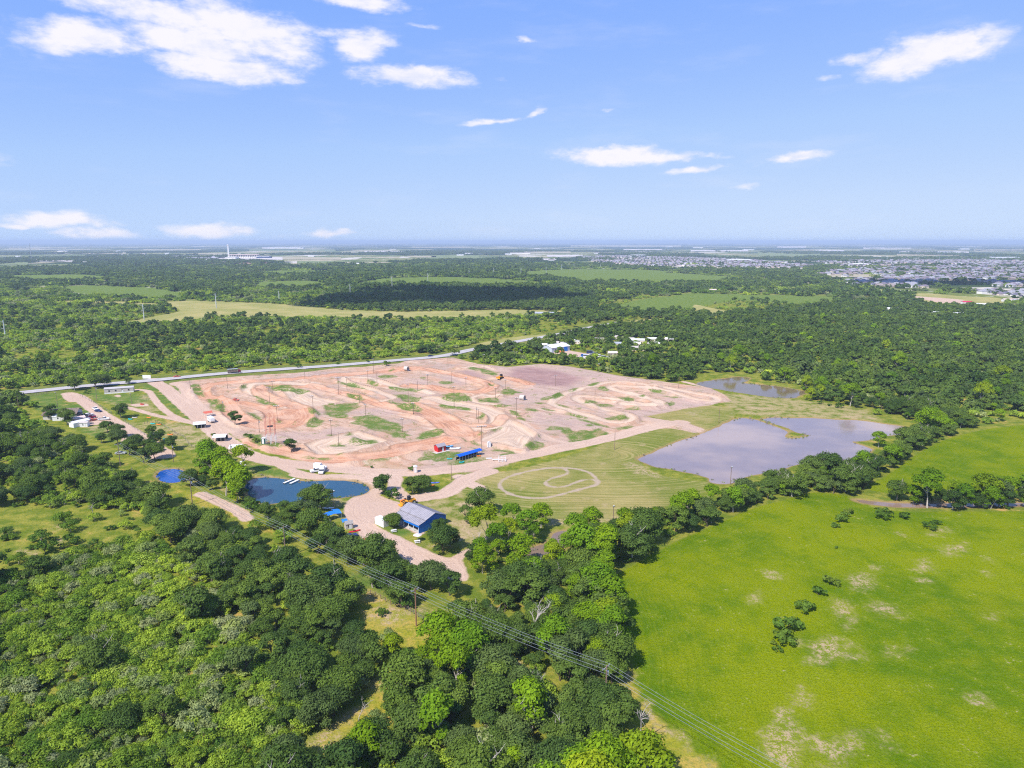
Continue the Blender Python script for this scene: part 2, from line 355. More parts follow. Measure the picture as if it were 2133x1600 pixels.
FIELD_POLY = [wpts(0, [(1270,1215),(1330,1172),(1400,1133),(1480,1098),(1560,1063),(1630,1043),(1700,1026),(1790,1038),(1850,1064),(2133,1066),(2600,1066),(2900,1750),(1480,1750),(1370,1600),(1320,1500),(1298,1430),(1305,1370),(1290,1290)]),
 wpts(0, [(1815,1010),(1850,990),(1930,935),(2010,905),(2133,885),(2500,850),(2500,1035),(2133,1027),(1850,1027)])]
HAY_POLY = [wpts(0, [(264,672),(334,657),(377,647),(350,633),(384,627),(567,632),(700,644),(835,649),(970,647),(1071,645),(1186,649),(1186,652),(1004,661),(835,662),(700,661),(534,661),(467,659),(400,666),(334,672)]),
 wpts(1, [(150,440),(800,445),(1050,470),(700,460)]), wpts(3, [(140,450),(350,490),(480,480),(400,500),(240,515),(160,500)]), wpts(3, [(1500,380),(1760,400),(1990,410),(1990,460),(1700,455),(1520,430)]), wpts(2, [(1750,570),(1950,545),(2000,555),(1700,600)]), wpts(2, [(870,700),(1180,650),(1500,630),(1300,660),(1100,700)])]
MEADOW_FAR = [wpts(0, [(720,600),(800,580),(960,577),(1150,589),(1050,598),(860,590)]), wpts(0, [(1090,566),(1250,560),(1420,569),(1560,580),(1400,590),(1200,585)]), wpts(0, [(0,575),(120,570),(250,578),(120,587)]), wpts(0, [(420,560),(560,556),(700,562),(600,572)]), wpts(0, [(500,590),(640,584),(690,592),(600,602)]), wpts(0, [(130,598),(200,594),(330,600),(390,612),(360,622),(250,618),(160,610)]), wpts(0, [(820,556),(960,548),(1100,552),(1000,562)]), wpts(0, [(1180,556),(1300,560),(1420,566),(1250,570)]), wpts(0, [(20,560),(160,556),(260,564),(100,570)]), wpts(3, [(0,400),(160,380),(500,390),(1000,400),(1010,430),(700,445),(400,425),(0,490)]), wpts(0, [(1280,640),(1330,625),(1400,618),(1420,640),(1350,652)]), wpts(2, [(1300,245),(1700,250),(2100,270),(1900,290),(1300,275)]), wpts(2, [(820,340),(400,330),(700,310),(1100,330)]), wpts(2, [(100,395),(300,350),(520,325),(560,335),(300,375)]),wpts(3, [(1000,280),(1250,300),(1500,310),(1100,300)])]
BARE_SPOTS = [(18,700,570,70,55,0),(18,600,720,55,55,60),(18,830,730,95,36,10),(18,1045,480,50,36,0),(18,1220,390,80,30,-15),(18,500,950,95,75,-20),(18,370,1200,75,50,40),(18,270,1300,55,50,0),(18,270,1480,115,120,-20),(18,590,1490,85,70,-30),(18,450,1450,70,45,0),(18,540,1585,100,34,0),(18,970,950,30,20,0),(18,1350,1210,50,26,0),(18,1120,290,60,16,-25),(18,1060,555,45,12,0),(18,840,1450,28,45,-20),(18,220,530,60,24,20),(18,1430,750,30,15,0),(18,360,910,26,18,0),(18,1390,515,22,12,20),(18,760,490,25,16,0),(18,930,310,22,8,20),(18,1420,455,14,8,0),(18,670,1400,60,26,10),(18,620,960,40,40,0),(18,640,790,30,50,10),(18,840,960,16,22,0),(18,700,960,20,20,0),(18,100,650,60,30,-30),
 (12,1730,760,60,40,0),(12,1850,560,110,40,-20),(12,1950,850,150,60,20),(12,1780,900,90,50,0),(12,600,520,60,40,0),(12,430,520,60,30,0),(12,1500,560,60,20,10),(13,180,520,160,60,0),(13,100,1050,90,60,0),(13,250,300,200,30,0),(11,700,350,110,40,10),(11,1350,480,160,26,8),(4,1650,830,120,40,20),(4,1800,950,120,40,20),(4,900,820,70,20,0),(4,1300,550,60,30,0),(12,1450,990,90,30,10),(13,400,930,50,30,0),(13,1150,1000,330,45,0),(13,1700,990,300,20,-8),(7,150,1190,170,40,20),(7,1200,640,120,18,5),(7,620,690,60,20,0),(7,2050,720,150,14,0),(14,520,370,60,30,-20),(14,510,520,60,45,0),(14,240,600,110,26,5),(14,50,440,60,24,0),(14,640,960,40,20,10),(14,1250,600,50,22,-20),
 (16,920,150,60,22,20),(16,1150,290,70,30,30),(16,1080,380,200,26,25),(16,1100,450,160,90,0),(16,1380,450,80,36,20),(16,1900,700,150,60,35),(16,2040,830,90,50,35),(16,1080,750,70,30,-20),(16,1080,960,60,60,-50),(16,640,1370,120,80,-40),(16,780,1230,110,40,-35),(16,690,1530,60,30,-20),(16,1250,1400,60,40,0),(17,170,780,150,60,38),(17,1250,1180,100,50,60),(17,1500,1400,220,30,35),(17,1090,900,26,90,-20),(17,690,890,60,40,0),(12,1000,120,200,40,0),(11,900,640,60,40,20)]
PATCHES = {5: [(40,480,60,50,35),(230,618,85,45,28),(570,725,75,25,30),(620,560,85,15,22),(680,605,100,18,17),(880,490,180,25,5),(840,455,180,8,0),(1090,680,60,25,25),(1090,780,80,35,-10),(915,783,25,8,-20),(775,762,30,10,0),(1420,445,140,18,15),(1620,425,60,16,12),(1740,363,100,14,0),(1780,305,30,8,-20),(1240,640,80,35,15),(1330,650,170,40,-12),(1290,700,90,35,10),(1450,545,90,25,12),(1900,480,160,16,8),(1920,555,120,28,8),(1890,635,150,28,15),(1640,780,230,60,8),(1830,860,120,40,10),(2080,890,90,30,-8),(1300,985,80,22,0),(1540,955,130,40,-3),(1400,890,40,12,-20),(550,910,75,35,20),(690,975,130,25,0),(600,940,100,30,15),(1120,1095,130,10,3),(1330,1080,40,8,0),(1250,890,50,8,0),(1700,1110,160,8,-8),(1600,1190,140,16,0),(1000,1130,60,8,0),(470,460,40,14,-20)],
 6: [(590,295,60,18,5),(720,325,90,20,15),(340,418,70,15,0),(440,555,140,35,5),(910,500,100,30,0),(725,575,100,25,0),(820,625,100,12,0),(420,640,150,18,8),(660,720,40,20,-20),(1110,665,60,14,5),(960,690,60,18,25),(1010,735,40,14,20),(640,890,50,7,-25),(790,845,60,7,-20),(1290,545,100,20,-10),(1240,655,70,8,8),(1660,425,60,14,-15),(1180,895,20,16,0),(1130,975,90,40,-15),(1170,1040,120,20,-8),(1310,825,80,18,0),(1440,860,100,35,20),(1600,890,190,60,-10),(1920,820,80,12,-8),(1630,595,70,22,0),(1750,620,80,18,0),(1940,570,80,28,10),(2000,655,70,10,0),(1740,470,60,18,10),(1380,625,70,8,15),(1500,715,100,10,14),(1650,775,160,12,16),(1860,740,100,20,0),(1620,795,40,12,0),(200,880,120,35,-12),(60,650,80,25,10),(260,860,80,25,0),(740,440,40,10,0),(140,378,30,8,0),(145,432,14,6,0),(1160,600,80,8,0),(1480,480,50,10,-20),(2090,545,30,10,0),(870,1030,130,14,8),(560,950,100,8,14),(600,1000,80,8,8),(300,1070,200,45,-6),(550,1120,200,45,-4),(900,1080,120,30,-5)],
 7: [(40,575,60,22,0),(100,658,60,8,0),(415,610,45,18,-10),(310,575,25,10,0),(430,545,80,6,8),(300,500,90,8,8),(40,820,50,16,0)]}
ASPHALT = smooth(wpts(0, [(-330,868),(-120,842),(20,822),(110,812),(200,803),(330,792),(420,783),(500,776),(600,769),(700,762),(830,751),(900,745),(940,739),(985,729),(1040,719),(1090,710),(1130,703),(1180,694),(1230,683),(1290,672)]), 8)
# ponds: bank outlines
PONDS = {"farm_pond": smooth(wpts(7, [(160,1105),(200,1070),(300,1030),(450,960),(600,905),(740,855),(860,800),(960,755),(1020,730),(1080,728),(1150,735),(1190,745),(1280,775),(1380,815),(1430,850),(1420,885),(1470,905),(1570,908),(1660,878),(1600,860),(1480,820),(1380,785),(1280,755),(1240,738),(1330,720),(1500,730),(1700,730),(1900,740),(2133,752),(2300,775),(2460,800),(2560,830),(2480,850),(2400,870),(2300,880),(2200,905),(2050,925),(2000,930),(2120,980),(2180,1010),(2120,1050),(1950,1090),(1700,1090),(1480,1140),(1250,1200),(1080,1240),(950,1290),(800,1285),(790,1255),(690,1225),(560,1200),(420,1170),(280,1150)]), 3, True),
 "blue_pond": smooth(wpts(0, [(520,1005),(545,994),(580,996),(640,1003),(700,1001),(745,1004),(766,1015),(760,1024),(735,1030),(700,1034),(670,1040),(640,1042),(600,1043),(560,1046),(530,1035)]), 4, True),
 "small_blue_pond": smooth(wpts(11, [(180,470),(220,425),(300,408),(400,428),(435,470),(425,525),(340,545),(235,540),(195,510)]), 4, True),
 "brown_pond": smooth(wpts(7, [(680,420),(760,400),(880,380),(960,372),(1000,362),(1110,368),(1080,400),(1060,415),(1250,435),(1420,455),(1590,485),(1590,510),(1500,540),(1400,545),(1200,520),(1000,490),(850,465),(740,445)]), 4, True),
 "creek_pool": smooth(wpts(13, [(780,1330),(850,1300),(950,1260),(1050,1240),(1130,1180),(1160,1120),(1240,1110),(1290,1160),(1310,1210),(1200,1250),(1080,1300),(950,1350)]), 4, True),
 "creek": smooth(wpts(0, [(1790,1041),(1830,1050),(1880,1053),(1960,1053),(2060,1052),(2140,1052),(2300,1050),(2300,1047),(2060,1048),(1900,1049),(1840,1046)]), 3, True),
 "far_stock_pond": smooth(wpts(2, [(1140,272),(1200,276),(1330,281),(1330,285),(1200,282),(1150,277)]), 3, True),
}
def ell(k, cx, cy2, rx, ry, tilt):
    t = R(tilt); rg = random.Random(int(cx * 7 + cy2))
    pts = []
    for i in range(14):
        a = i / 14 * math.tau; j = rg.uniform(.75, 1.2)
        u, v = rx * j * math.cos(a), ry * j * math.sin(a)
        pts.append((cx + u * math.cos(t) - v * math.sin(t), cy2 + u * math.sin(t) + v * math.cos(t)))
    return wpts(k, pts)

# ------------------------------------------------------------------ ground grid (fan around the viewer, cells grow with distance)
ang = np.arange(-0.92, 0.9201, 0.0027)
ang = np.concatenate([np.arange(-math.pi, -0.95, 0.12), ang, np.arange(0.98, math.pi - 0.02, 0.12)])
rad = [0.5, 8, 20, 35, 50, 62, 74]; r = 84.0
while r < 62000:
    rad.append(r); r *= 1.0042 if r < 900 else (1.011 if r < 6000 else 1.04)
rad = np.array(rad)
NA, NR = len(ang), len(rad)
A_, R_ = np.meshgrid(ang, rad)
PX = (R_ * np.sin(A_)).ravel(); PY = (R_ * np.cos(A_)).ravel()
P2 = np.stack([PX, PY], 1); RR = R_.ravel()
near = (RR < 2600) & (PY > 20); idx = np.where(near)[0]; PN = P2[idx]
def field_of(fn):
    out = np.full(len(P2), FAR); out[idx] = fn(PN); return out
def smax(lst):
    o = lst[0]
    for a in lst[1:]: o = np.maximum(o, a)
    return o
AT = {}
AT['dirt'] = field_of(lambda P: smax([sdf_poly(P, MAIN_DIRT)]))
AT['road'] = field_of(lambda P: smax([sdf_line(P, smooth(wpts(k, p), 5), w) for k, p, w in ROADS_DIRT] + [sdf_poly(P, smooth(wpts(k, p), 3, True)) for k, p in LOTS_DIRT]))
AT['loop'] = field_of(lambda P: np.maximum(sdf_line(P, np.vstack([LOOP, LOOP[:1]]), 0.85), sdf_line(P, LOOP_IN, 0.75)))
AT['clay'] = field_of(lambda P: smax([sdf_line(P, smooth(wpts(k, p), 5), w * 1.2) for k, p, w in LANES_CLAY]))
AT['pale'] = field_of(lambda P: smax([sdf_line(P, smooth(wpts(k, p), 5), w) for k, p, w in LANES_PALE] + [sdf_poly(P, q) for q in (PALE_POLY, PALE_POLY2, PALE_POLY3)]))
AT['gray'] = field_of(lambda P: smax([sdf_poly(P, q) for q in GRAY_POLY]))
AT['brown'] = field_of(lambda P: smax([sdf_poly(P, q) for q in BROWN_POLY]))
AT['mow'] = field_of(lambda P: smax([sdf_poly(P, q) for q in MOW_POLY]))
AT['lawn'] = field_of(lambda P: smax([sdf_poly(P, q) for q in LAWN_POLY] + [sdf_poly(P, ell(k, *e)) for k in PATCHES for e in PATCHES[k]]))
AT['field'] = field_of(lambda P: smax([sdf_poly(P, smooth(q, 3, True)) for q in FIELD_POLY]))
AT['hay'] = field_of(lambda P: smax([sdf_poly(P, smooth(q, 3, True)) for q in HAY_POLY]))
AT['bare'] = field_of(lambda P: smax([sdf_poly(P, ell(*e)) for e in BARE_SPOTS]))
STRAW = [wpts(0, [(735,1215),(790,1235),(860,1285),(940,1312),(1030,1355),(1095,1400),(1100,1440),(1030,1405),(980,1385),(900,1372),(770,1362),(752,1300)]), wpts(0, [(640,1560),(690,1515),(760,1465),(790,1405),(835,1388),(860,1400),(850,1455),(800,1520),(740,1640),(620,1660)]), wpts(0, [(1305,1380),(1330,1450),(1400,1520),(1500,1600),(1430,1640),(1340,1560),(1300,1470)]), wpts(0, [(345,1010),(420,1030),(520,1075),(600,1115),(560,1110),(420,1052)])]
AT['straw'] = field_of(lambda P: smax([sdf_poly(P, q) for q in STRAW]))
DRY = [wpts(12, [(1420,520),(1900,450),(2133,500),(2133,1000),(1900,1000),(1750,900),(1700,700)]), wpts(4, [(1150,770),(1450,770),(1750,810),(2000,980),(2000,1080),(1700,1000),(1400,900)]), wpts(6, [(40,1060),(450,1020),(900,1075),(900,1140),(500,1165),(0,1130)]), wpts(7, [(500,470),(1000,520),(1500,560),(2133,650),(2300,760),(2133,740),(1300,715),(1000,690),(900,600)]), wpts(13, [(0,380),(400,420),(520,480),(430,560),(480,700),(350,900),(0,1100)]), wpts(11, [(560,330),(900,250),(1000,330),(1400,440),(1100,440),(850,400)]), wpts(12, [(330,450),(560,430),(520,560),(510,700),(400,560)]), wpts(4, [(860,540),(1300,560),(1400,650),(1450,720),(1200,650),(1000,600)]), wpts(4, [(720,800),(950,790),(1050,840),(900,880)])]
AT['dry'] = field_of(lambda P: smax([sdf_poly(P, q) for q in DRY]))
AT['verge'] = field_of(lambda P: sdf_line(P, ASPHALT, 19.0))
AT['water'] = field_of(lambda P: smax([sdf_poly(P, q) for q in PONDS.values()]) + (fbm(P[:, 0], P[:, 1], 9, 3, 21) - .5) * 3.2)
# woods on the far plain (also decides where the far trees stand)
def wood_at(x, y):
    return np.clip((fbm(x, y * 0.75, 620, 4, 1) - 0.43) * 7.0, -1, 1)
AT['wood'] = wood_at(PX, PY)
AT['mead'] = np.full(len(P2), FAR); AT['mead'][idx] = smax([sdf_poly(PN, smooth(q, 3, True)) for q in MEADOW_FAR])

# heights: worn berms and jumps on the track, banks down to the water, gentle roll
def ground_z(x, y, clay, pale, dirt, water, road):
    roll = (fbm(x, y, 60, 3, 2) - .5) * 0.5
    z = roll * np.clip((np.hypot(x, y) - 60) / 60, 0, 1)
    lane = np.maximum(clay, pale)
    on = np.clip(dirt / 6 + .3, 0, 1)
    z = z + on * (1.35 * np.exp(-((lane + 0.6) / 1.3) ** 2) * (fbm(x, y, 22, 2, 5) * 1.7))
    z = z + on * np.clip(lane, 0, 1) * np.clip(fbm(x, y, 13, 2, 8) - .52, 0, 1) * 6.5
    z = z + on * np.clip(-lane / 6, 0, 1) * (fbm(x, y, 15, 3, 11) - .4) * 1.8
    bank = np.clip((water + 4.0) / 5.0, 0, 1.6)
    z = z * (1 - np.clip(bank * 1.3, 0, 1)) - bank * 0.75
    return np.where(water < -4.5, np.maximum(z, -.3), z)
GZ = ground_z(PX, PY, AT['clay'], AT['pale'], AT['dirt'], AT['water'], AT['road'])
GZ = np.where(RR > 1500, GZ - np.clip((RR - 1500) / 4000, 0, 1) * 0.0, GZ)
_rl = np.log(rad)
def zs(x, y):
    """ground height at a point (nearest grid vertex)"""
    r_ = math.hypot(x, y); a_ = math.atan2(x, y)
    i = int(np.clip(np.searchsorted(rad, r_), 1, NR - 1)); i = i if abs(rad[i] - r_) < abs(rad[i - 1] - r_) else i - 1
    j = int(np.clip(np.searchsorted(ang, a_), 1, NA - 1)); j = j if abs(ang[j] - a_) < abs(ang[j - 1] - a_) else j - 1
    return float(GZ[i * NA + j])
def gp(k, x, y):
    """measured point of a crop -> point on the ground surface"""
    p = at(*cp(k, x, y)); p.z = zs(p.x, p.y); return p
def attr_at(name, x, y):
    i = np.clip(np.searchsorted(rad, np.hypot(x, y)), 0, NR - 1); j = np.clip(np.searchsorted(ang, np.arctan2(x, y)), 0, NA - 1)
    return AT[name][i * NA + j]

# ------------------------------------------------------------------ ground material: colour by measured outlines, broken up with noise
gm, N, out = new_mat("earth_and_grass")
pos = N.pos(); flat = N.vscale(pos, (1, 1, 0))
n_s = N.noise(flat, 0.9, 5, 0.65)         # ~1 m
n_m = N.noise(flat, 0.16, 5, 0.6)         # ~6 m
n_l = N.noise(flat, 0.022, 5, 0.6)        # ~45 m
n_f = N.noise(flat, 2.6, 3, 0.6)
n_x = N.noise(flat, .055, 5, .62)
jit = N.add(N.mul(N.sub(n_s, .5), 2.2), N.mul(N.sub(n_m, .5), 5.0))
def edge(name, amp=1.0, soft=0.5, off=0.0):
    return N.step(N.add(N.add(N.attr(name), off), N.mul(jit, amp)), -soft, soft)
# scrub floor
c = N.mix(N.step(n_m, .38, .62), (0.125, 0.165, 0.018), (0.265, 0.25, 0.04))
c = N.mix(N.mul(N.step(n_s, .45, .7), .6), c, (0.085, 0.14, 0.014))
c = N.mix(N.mul(N.step(N.add(N.mul(n_l, .5), N.mul(n_m, .5)), .565, .64), .85), c, (0.47, 0.29, 0.10))
# far plain: woods, crops, pale stubble and bare lots
farf = N.step(N.math('LENGTH' if False else 'SQRT', N.add(N.mul(N.xyz(pos)[0], N.xyz(pos)[0]), N.mul(N.xyz(pos)[1], N.xyz(pos)[1]))), 1100, 2100)
cellv = N.node('ShaderNodeTexVoronoi', feature='F1'); N.put(cellv.inputs['Vector'], N.vscale(flat, (1, .62, 1))); cellv.inputs['Scale'].default_value = 0.0042; cellv.inputs['Randomness'].default_value = 1.0
cc = N.xyz(cellv.outputs['Color'])
crop = N.mix(N.step(cc[0], .3, .5), (0.13, 0.17, 0.055), (0.24, 0.24, 0.095))
crop = N.mix(N.step(cc[1], .66, .68), crop, (0.44, 0.37, 0.24))
crop = N.mix(N.step(cc[1], .88, .89), crop, (0.62, 0.55, 0.48))
crop = N.mix(N.mul(N.step(n_l, .45, .6), .5), crop, (0.075, 0.12, 0.035))
spk = N.noise(flat, 0.03, 3, 0.7)
crop = N.mix(N.mul(N.step(spk, .60, .64), N.step(cc[2], .40, .5)), crop, (0.70, 0.65, 0.60))
woodc = N.mix(N.step(n_m, .4, .65), (0.018, 0.042, 0.014), (0.045, 0.085, 0.025))
farc = N.mix(N.step(N.add(N.attr('wood'), N.mul(N.sub(n_l, .5), 1.2)), .0, .3), crop, woodc)
c = N.mix(farf, c, farc)
mead = N.mix(N.step(n_m, .35, .65), (0.10, 0.16, 0.025), (0.17, 0.215, 0.045))
c = N.mix(edge('mead', 2.0, 6), c, mead)
verge = N.mix(N.step(n_m, .35, .65), (0.19, 0.20, 0.045), (0.11, 0.145, 0.028))
c = N.mix(edge('verge', 1.0, 2.0), c, verge)
hay = N.mix(N.step(n_l, .35, .65), (0.40, 0.34, 0.13), (0.29, 0.28, 0.085))
hay = N.mix(N.mul(N.step(n_s, .4, .7), .35), hay, (0.15, 0.16, 0.04))
c = N.mix(edge('hay', 1.2, 2.0), c, hay)
stw = N.mix(N.step(n_m, .40, .60), (0.29, 0.27, 0.025), (0.42, 0.30, 0.065))
stw = N.mix(N.mul(N.step(n_s, .46, .60), .75), stw, (0.18, 0.20, 0.025))
stw = N.mix(N.mul(N.step(n_x, .50, .60), .6), stw, (0.21, 0.23, 0.02))
strawm = edge('straw', 1.2, 1.5)
dryc = N.mix(N.step(n_s, .42, .62), (0.40, 0.31, 0.165), (0.27, 0.235, 0.085))
c = N.mix(N.mul(edge('dry', 2.0, 4.0), N.step(N.add(N.mul(n_m, .6), N.mul(n_s, .4)), .40, .56)), c, dryc)
# bright pasture
stre = N.noise(N.vscale(flat, (0.5, 0.12, 1)), 1.0, 4, 0.6)
pas = N.mix(N.step(n_l, .40, .60), (0.092, 0.162, 0.003), (0.198, 0.238, 0.003))
row2 = N.noise(N.add(N.attr('field'), N.mul(N.sub(n_x, .5), 3.0)), 0.85, 3, .7, dim='1D')
rowk = N.mul(N.step(N.attr('field'), 34, 8), .28)
pas = N.mix(N.mul(N.step(row2, .48, .62), rowk), pas, (0.22, 0.25, 0.01))
pas = N.mix(N.mul(N.step(row2, .48, .36), rowk), pas, (0.07, 0.13, 0.003))
pas = N.mix(N.mul(N.step(n_x, .48, .66), .5), pas, (0.225, 0.245, 0.004))
pas = N.mix(N.mul(N.step(n_x, .48, .36), .55), pas, (0.070, 0.145, 0.003))
pas = N.mix(N.mul(N.step(n_m, .4, .7), .55), pas, (0.195, 0.24, 0.006))
pas = N.mix(N.mul(N.step(stre, .5, .75), .35), pas, (0.080, 0.140, 0.003))
pas = N.mix(N.mul(N.step(n_s, .54, .68), .4), pas, (0.28, 0.30, 0.055))
pas = N.mix(N.mul(N.step(n_f, .46, .60), .5), pas, (0.055, 0.095, 0.002))
pas = N.mix(N.mul(N.step(N.add(N.mul(n_s, .6), N.mul(n_m, .5)), .66, .74), .8), pas, (0.42, 0.34, 0.19))
c = N.mix(edge('field', .5, .6), c, pas)
c = N.mix(N.mul(strawm, .9), c, stw)
# mown meadow with cut rows
ctr = wpts(13, [(1500,250)])[0]
XY = N.xyz(pos)
dx = N.mul(N.sub(XY[0], float(ctr[0])), 0.62); dy = N.sub(XY[1], float(ctr[1]))
rr_ = N.math('SQRT', N.add(N.mul(dx, dx), N.mul(dy, dy)))
row = N.noise(N.add(rr_, N.mul(N.sub(n_l, .5), 7.0)), 0.62, 4, 0.75, dim='1D')
mow = N.mix(N.step(n_l, .38, .6), (0.17, 0.19, 0.035), (0.30, 0.25, 0.085))
mow = N.mix(N.mul(N.step(N.add(row, N.mul(N.sub(n_x, .5), .5)), .48, .68), .55), mow, (0.42, 0.34, 0.145))
mow = N.mix(N.mul(N.step(N.add(row, N.mul(N.sub(n_x, .5), .5)), .50, .34), .45), mow, (0.115, 0.15, 0.025))
mow = N.mix(N.mul(N.step(n_m, .56, .7), .5), mow, (0.42, 0.31, 0.17))
c = N.mix(edge('mow', .8, 1.0), c, mow)
# bare dirt of the track ground
dirt = N.mix(N.step(n_m, .35, .65), (0.57, 0.385, 0.27), (0.47, 0.305, 0.215))
rot_ = N.node('ShaderNodeVectorRotate', rotation_type='Z_AXIS'); N.put(rot_.inputs['Vector'], flat); rot_.inputs['Angle'].default_value = 0.62
strk = N.noise(N.vscale(rot_.outputs[0], (0.05, 0.42, 1)), 1.0, 6, 0.68, 0.6)
dirt = N.mix(N.mul(N.step(strk, .50, .60), .7), dirt, (0.40, 0.225, 0.14))
dirt = N.mix(N.mul(N.step(strk, .44, .36), .7), dirt, (0.64, 0.50, 0.39))
dirt = N.mix(N.mul(N.step(n_l, .42, .62), .6), dirt, (0.37, 0.28, 0.235))
dirt = N.mix(N.mul(N.step(n_s, .5, .72), .35), dirt, (0.34, 0.24, 0.19))
dirt = N.mix(N.mul(N.step(n_x, .52, .62), .45), dirt, (0.50, 0.27, 0.165))
gray = N.mix(N.step(n_m, .35, .65), (0.41, 0.29, 0.245), (0.53, 0.385, 0.315))
gray = N.mix(N.mul(N.step(strk, .50, .62), .6), gray, (0.31, 0.215, 0.185))
dirt = N.mix(N.mul(edge('gray', 1.6, 4.0), .7), dirt, gray)
brn = N.mix(N.step(n_m, .35, .65), (0.27, 0.155, 0.145), (0.34, 0.205, 0.185))
brn = N.mix(N.mul(N.step(strk, .48, .60), .5), brn, (0.40, 0.27, 0.235))
dirt = N.mix(N.mul(edge('brown', 2.2, 7.0), .9), dirt, brn)
wear = N.noise(N.add(N.attr('pale'), N.mul(n_m, 2.0)), 0.8, 3, 0.6, dim='1D')
pale = N.mix(N.step(wear, .42, .56), (0.60, 0.45, 0.335), (0.50, 0.355, 0.255))
pale = N.mix(N.mul(N.step(n_s, .5, .75), .3), pale, (0.42, 0.30, 0.22))
dirt = N.mix(edge('pale', .35, .5), dirt, pale)
wear2 = N.noise(N.add(N.attr('clay'), N.mul(n_m, 2.5)), 0.9, 3, 0.65, dim='1D')
clay = N.mix(N.step(wear2, .42, .56), (0.58, 0.315, 0.195), (0.44, 0.205, 0.12))
clay = N.mix(N.mul(N.step(n_x, .42, .6), .7), clay, (0.61, 0.39, 0.27))
dirt = N.mix(N.mul(edge('clay', .55, 1.2), .92), dirt, clay)
lip = N.math('MAXIMUM', N.step(N.math('ABSOLUTE', N.add(N.attr('clay'), N.mul(jit, .3))), .9, .2), N.mul(N.step(N.math('ABSOLUTE', N.add(N.attr('pale'), N.mul(jit, .3))), .8, .2), .7))
dirt = N.mix(N.mul(lip, .55), dirt, (0.30, 0.19, 0.12))
weeds = N.mul(N.step(N.add(N.mul(n_m, .6), N.mul(n_s, .45)), .575, .63), N.step(N.attr('clay'), -1, -4))
weeds = N.mul(weeds, N.step(N.attr('pale'), -1, -4)); weeds = N.mul(weeds, N.step(N.attr('brown'), 0, -4))
dirt = N.mix(N.mul(weeds, .75), dirt, (0.19, 0.19, 0.06))
c = N.mix(edge('dirt', .8, .8), c, dirt)
lawn = N.mix(N.step(n_m, .35, .65), (0.085, 0.155, 0.022), (0.16, 0.195, 0.045))
lawn = N.mix(N.mul(N.step(n_s, .5, .7), .4), lawn, (0.23, 0.22, 0.085))
holes = N.step(N.add(N.mul(n_m, .55), N.mul(n_s, .45)), .60, .50)
c = N.mix(N.mul(edge('lawn', 1.5, 1.0), N.math('MAXIMUM', N.mul(holes, .95), N.step(N.attr('lawn'), 4.0, 9.0))), c, lawn)
halo = N.mul(N.step(N.add(N.attr('bare'), N.mul(jit, 1.6)), -3.0, 2.0), .12)
c = N.mix(halo, c, N.mix(n_m, (0.27, 0.25, 0.05), (0.36, 0.29, 0.12)))
spot = N.step(N.add(N.mul(N.noise(flat, .55, 5, .75), .6), N.mul(n_f, .4)), .47, .55)
c = N.mix(N.mul(N.mul(edge('bare', 2.2, 2.2, -0.6), spot), .8), c, N.mix(n_m, (0.50, 0.335, 0.215), (0.44, 0.32, 0.22)))
# dirt roads and yards with wheel marks along them
rut = N.noise(N.add(N.attr('road'), N.mul(n_x, 9.0)), 0.9, 4, 0.7, dim='1D')
road = N.mix(N.mul(N.step(rut, .43, .60), .7), (0.57, 0.41, 0.31), (0.46, 0.315, 0.235))
road = N.mix(N.mul(N.step(n_l, .42, .6), .5), road, (0.49, 0.34, 0.255))
road = N.mix(N.mul(N.step(n_s, .52, .72), .3), road, (0.33, 0.24, 0.18))
c = N.mix(edge('road', .42, .5), c, road)
c = N.mix(N.mul(edge('loop', .45, .5), .85), c, (0.43, 0.325, 0.25))
# wet clay rim at the waterline
shore = N.mul(N.step(N.add(N.attr('water'), jit), -3.8, -1.2), .9)
c = N.mix(shore, c, N.mix(n_m, (0.40, 0.24, 0.13), (0.24, 0.19, 0.06)))
bmp = N.node('ShaderNodeBump'); bmp.inputs['Strength'].default_value = 0.75; bmp.inputs['Distance'].default_value = 0.5
N.put(bmp.inputs['Height'], N.add(n_s, N.mul(n_f, .5)))
principled(N, out, c, 0.95, 0, 0.0, bmp.outputs[0])

# ------------------------------------------------------------------ cut the sheet into its pieces of setting
VV = np.stack([PX, PY, GZ], 1)
ii, jj = np.meshgrid(np.arange(NR - 1), np.arange(NA), indexing='ij')
j2 = (jj + 1) % NA
F = np.stack([ii * NA + jj, ii * NA + j2, (ii + 1) * NA + j2, (ii + 1) * NA + jj], -1).reshape(-1, 4)[:, ::-1]
# close the small disc under the viewer
def fmean(n): return AT[n][F].mean(1)
cls = np.zeros(len(F), int)
cls[fmean('mow') > 0] = 2; cls[fmean('field') > 0] = 1; cls[fmean('hay') > 0] = 6
cls[fmean('dirt') > 0] = 3
cls[(np.maximum(fmean('clay'), fmean('pale')) > 0) & (cls == 3)] = 4
cls[(fmean('road') > 0)] = 5
NAMES = {0: "ground", 1: "pasture", 2: "mown_meadow", 3: "dirt_ground", 4: "dirt_track", 5: "dirt_road", 6: "hay_field"}
LAB = {0: "olive scrub ground under the woods out to the horizon", 1: "bright green pasture in the right foreground", 2: "mown meadow with pale cut rows beside the pond", 3: "bare pinkish infield soil between the track lanes",
       4: "winding orange clay motocross track lanes", 5: "pale dirt roads and yards around the track", 6: "dry yellow hay field beyond the road"}
for k, nm in NAMES.items():
    f = F[cls == k]
    if not len(f): continue
    u, inv = np.unique(f.ravel(), return_inverse=True)
    me = np_mesh(nm, VV[u], inv.reshape(-1, 4), gm, True)
    for a in AT:
        at_ = me.attributes.new(a, 'FLOAT', 'POINT'); at_.data.foreach_set('value', AT[a][u].astype(np.float32))
    tag(link(bpy.data.objects.new(nm, me)), LAB[k], None, None, "structure")

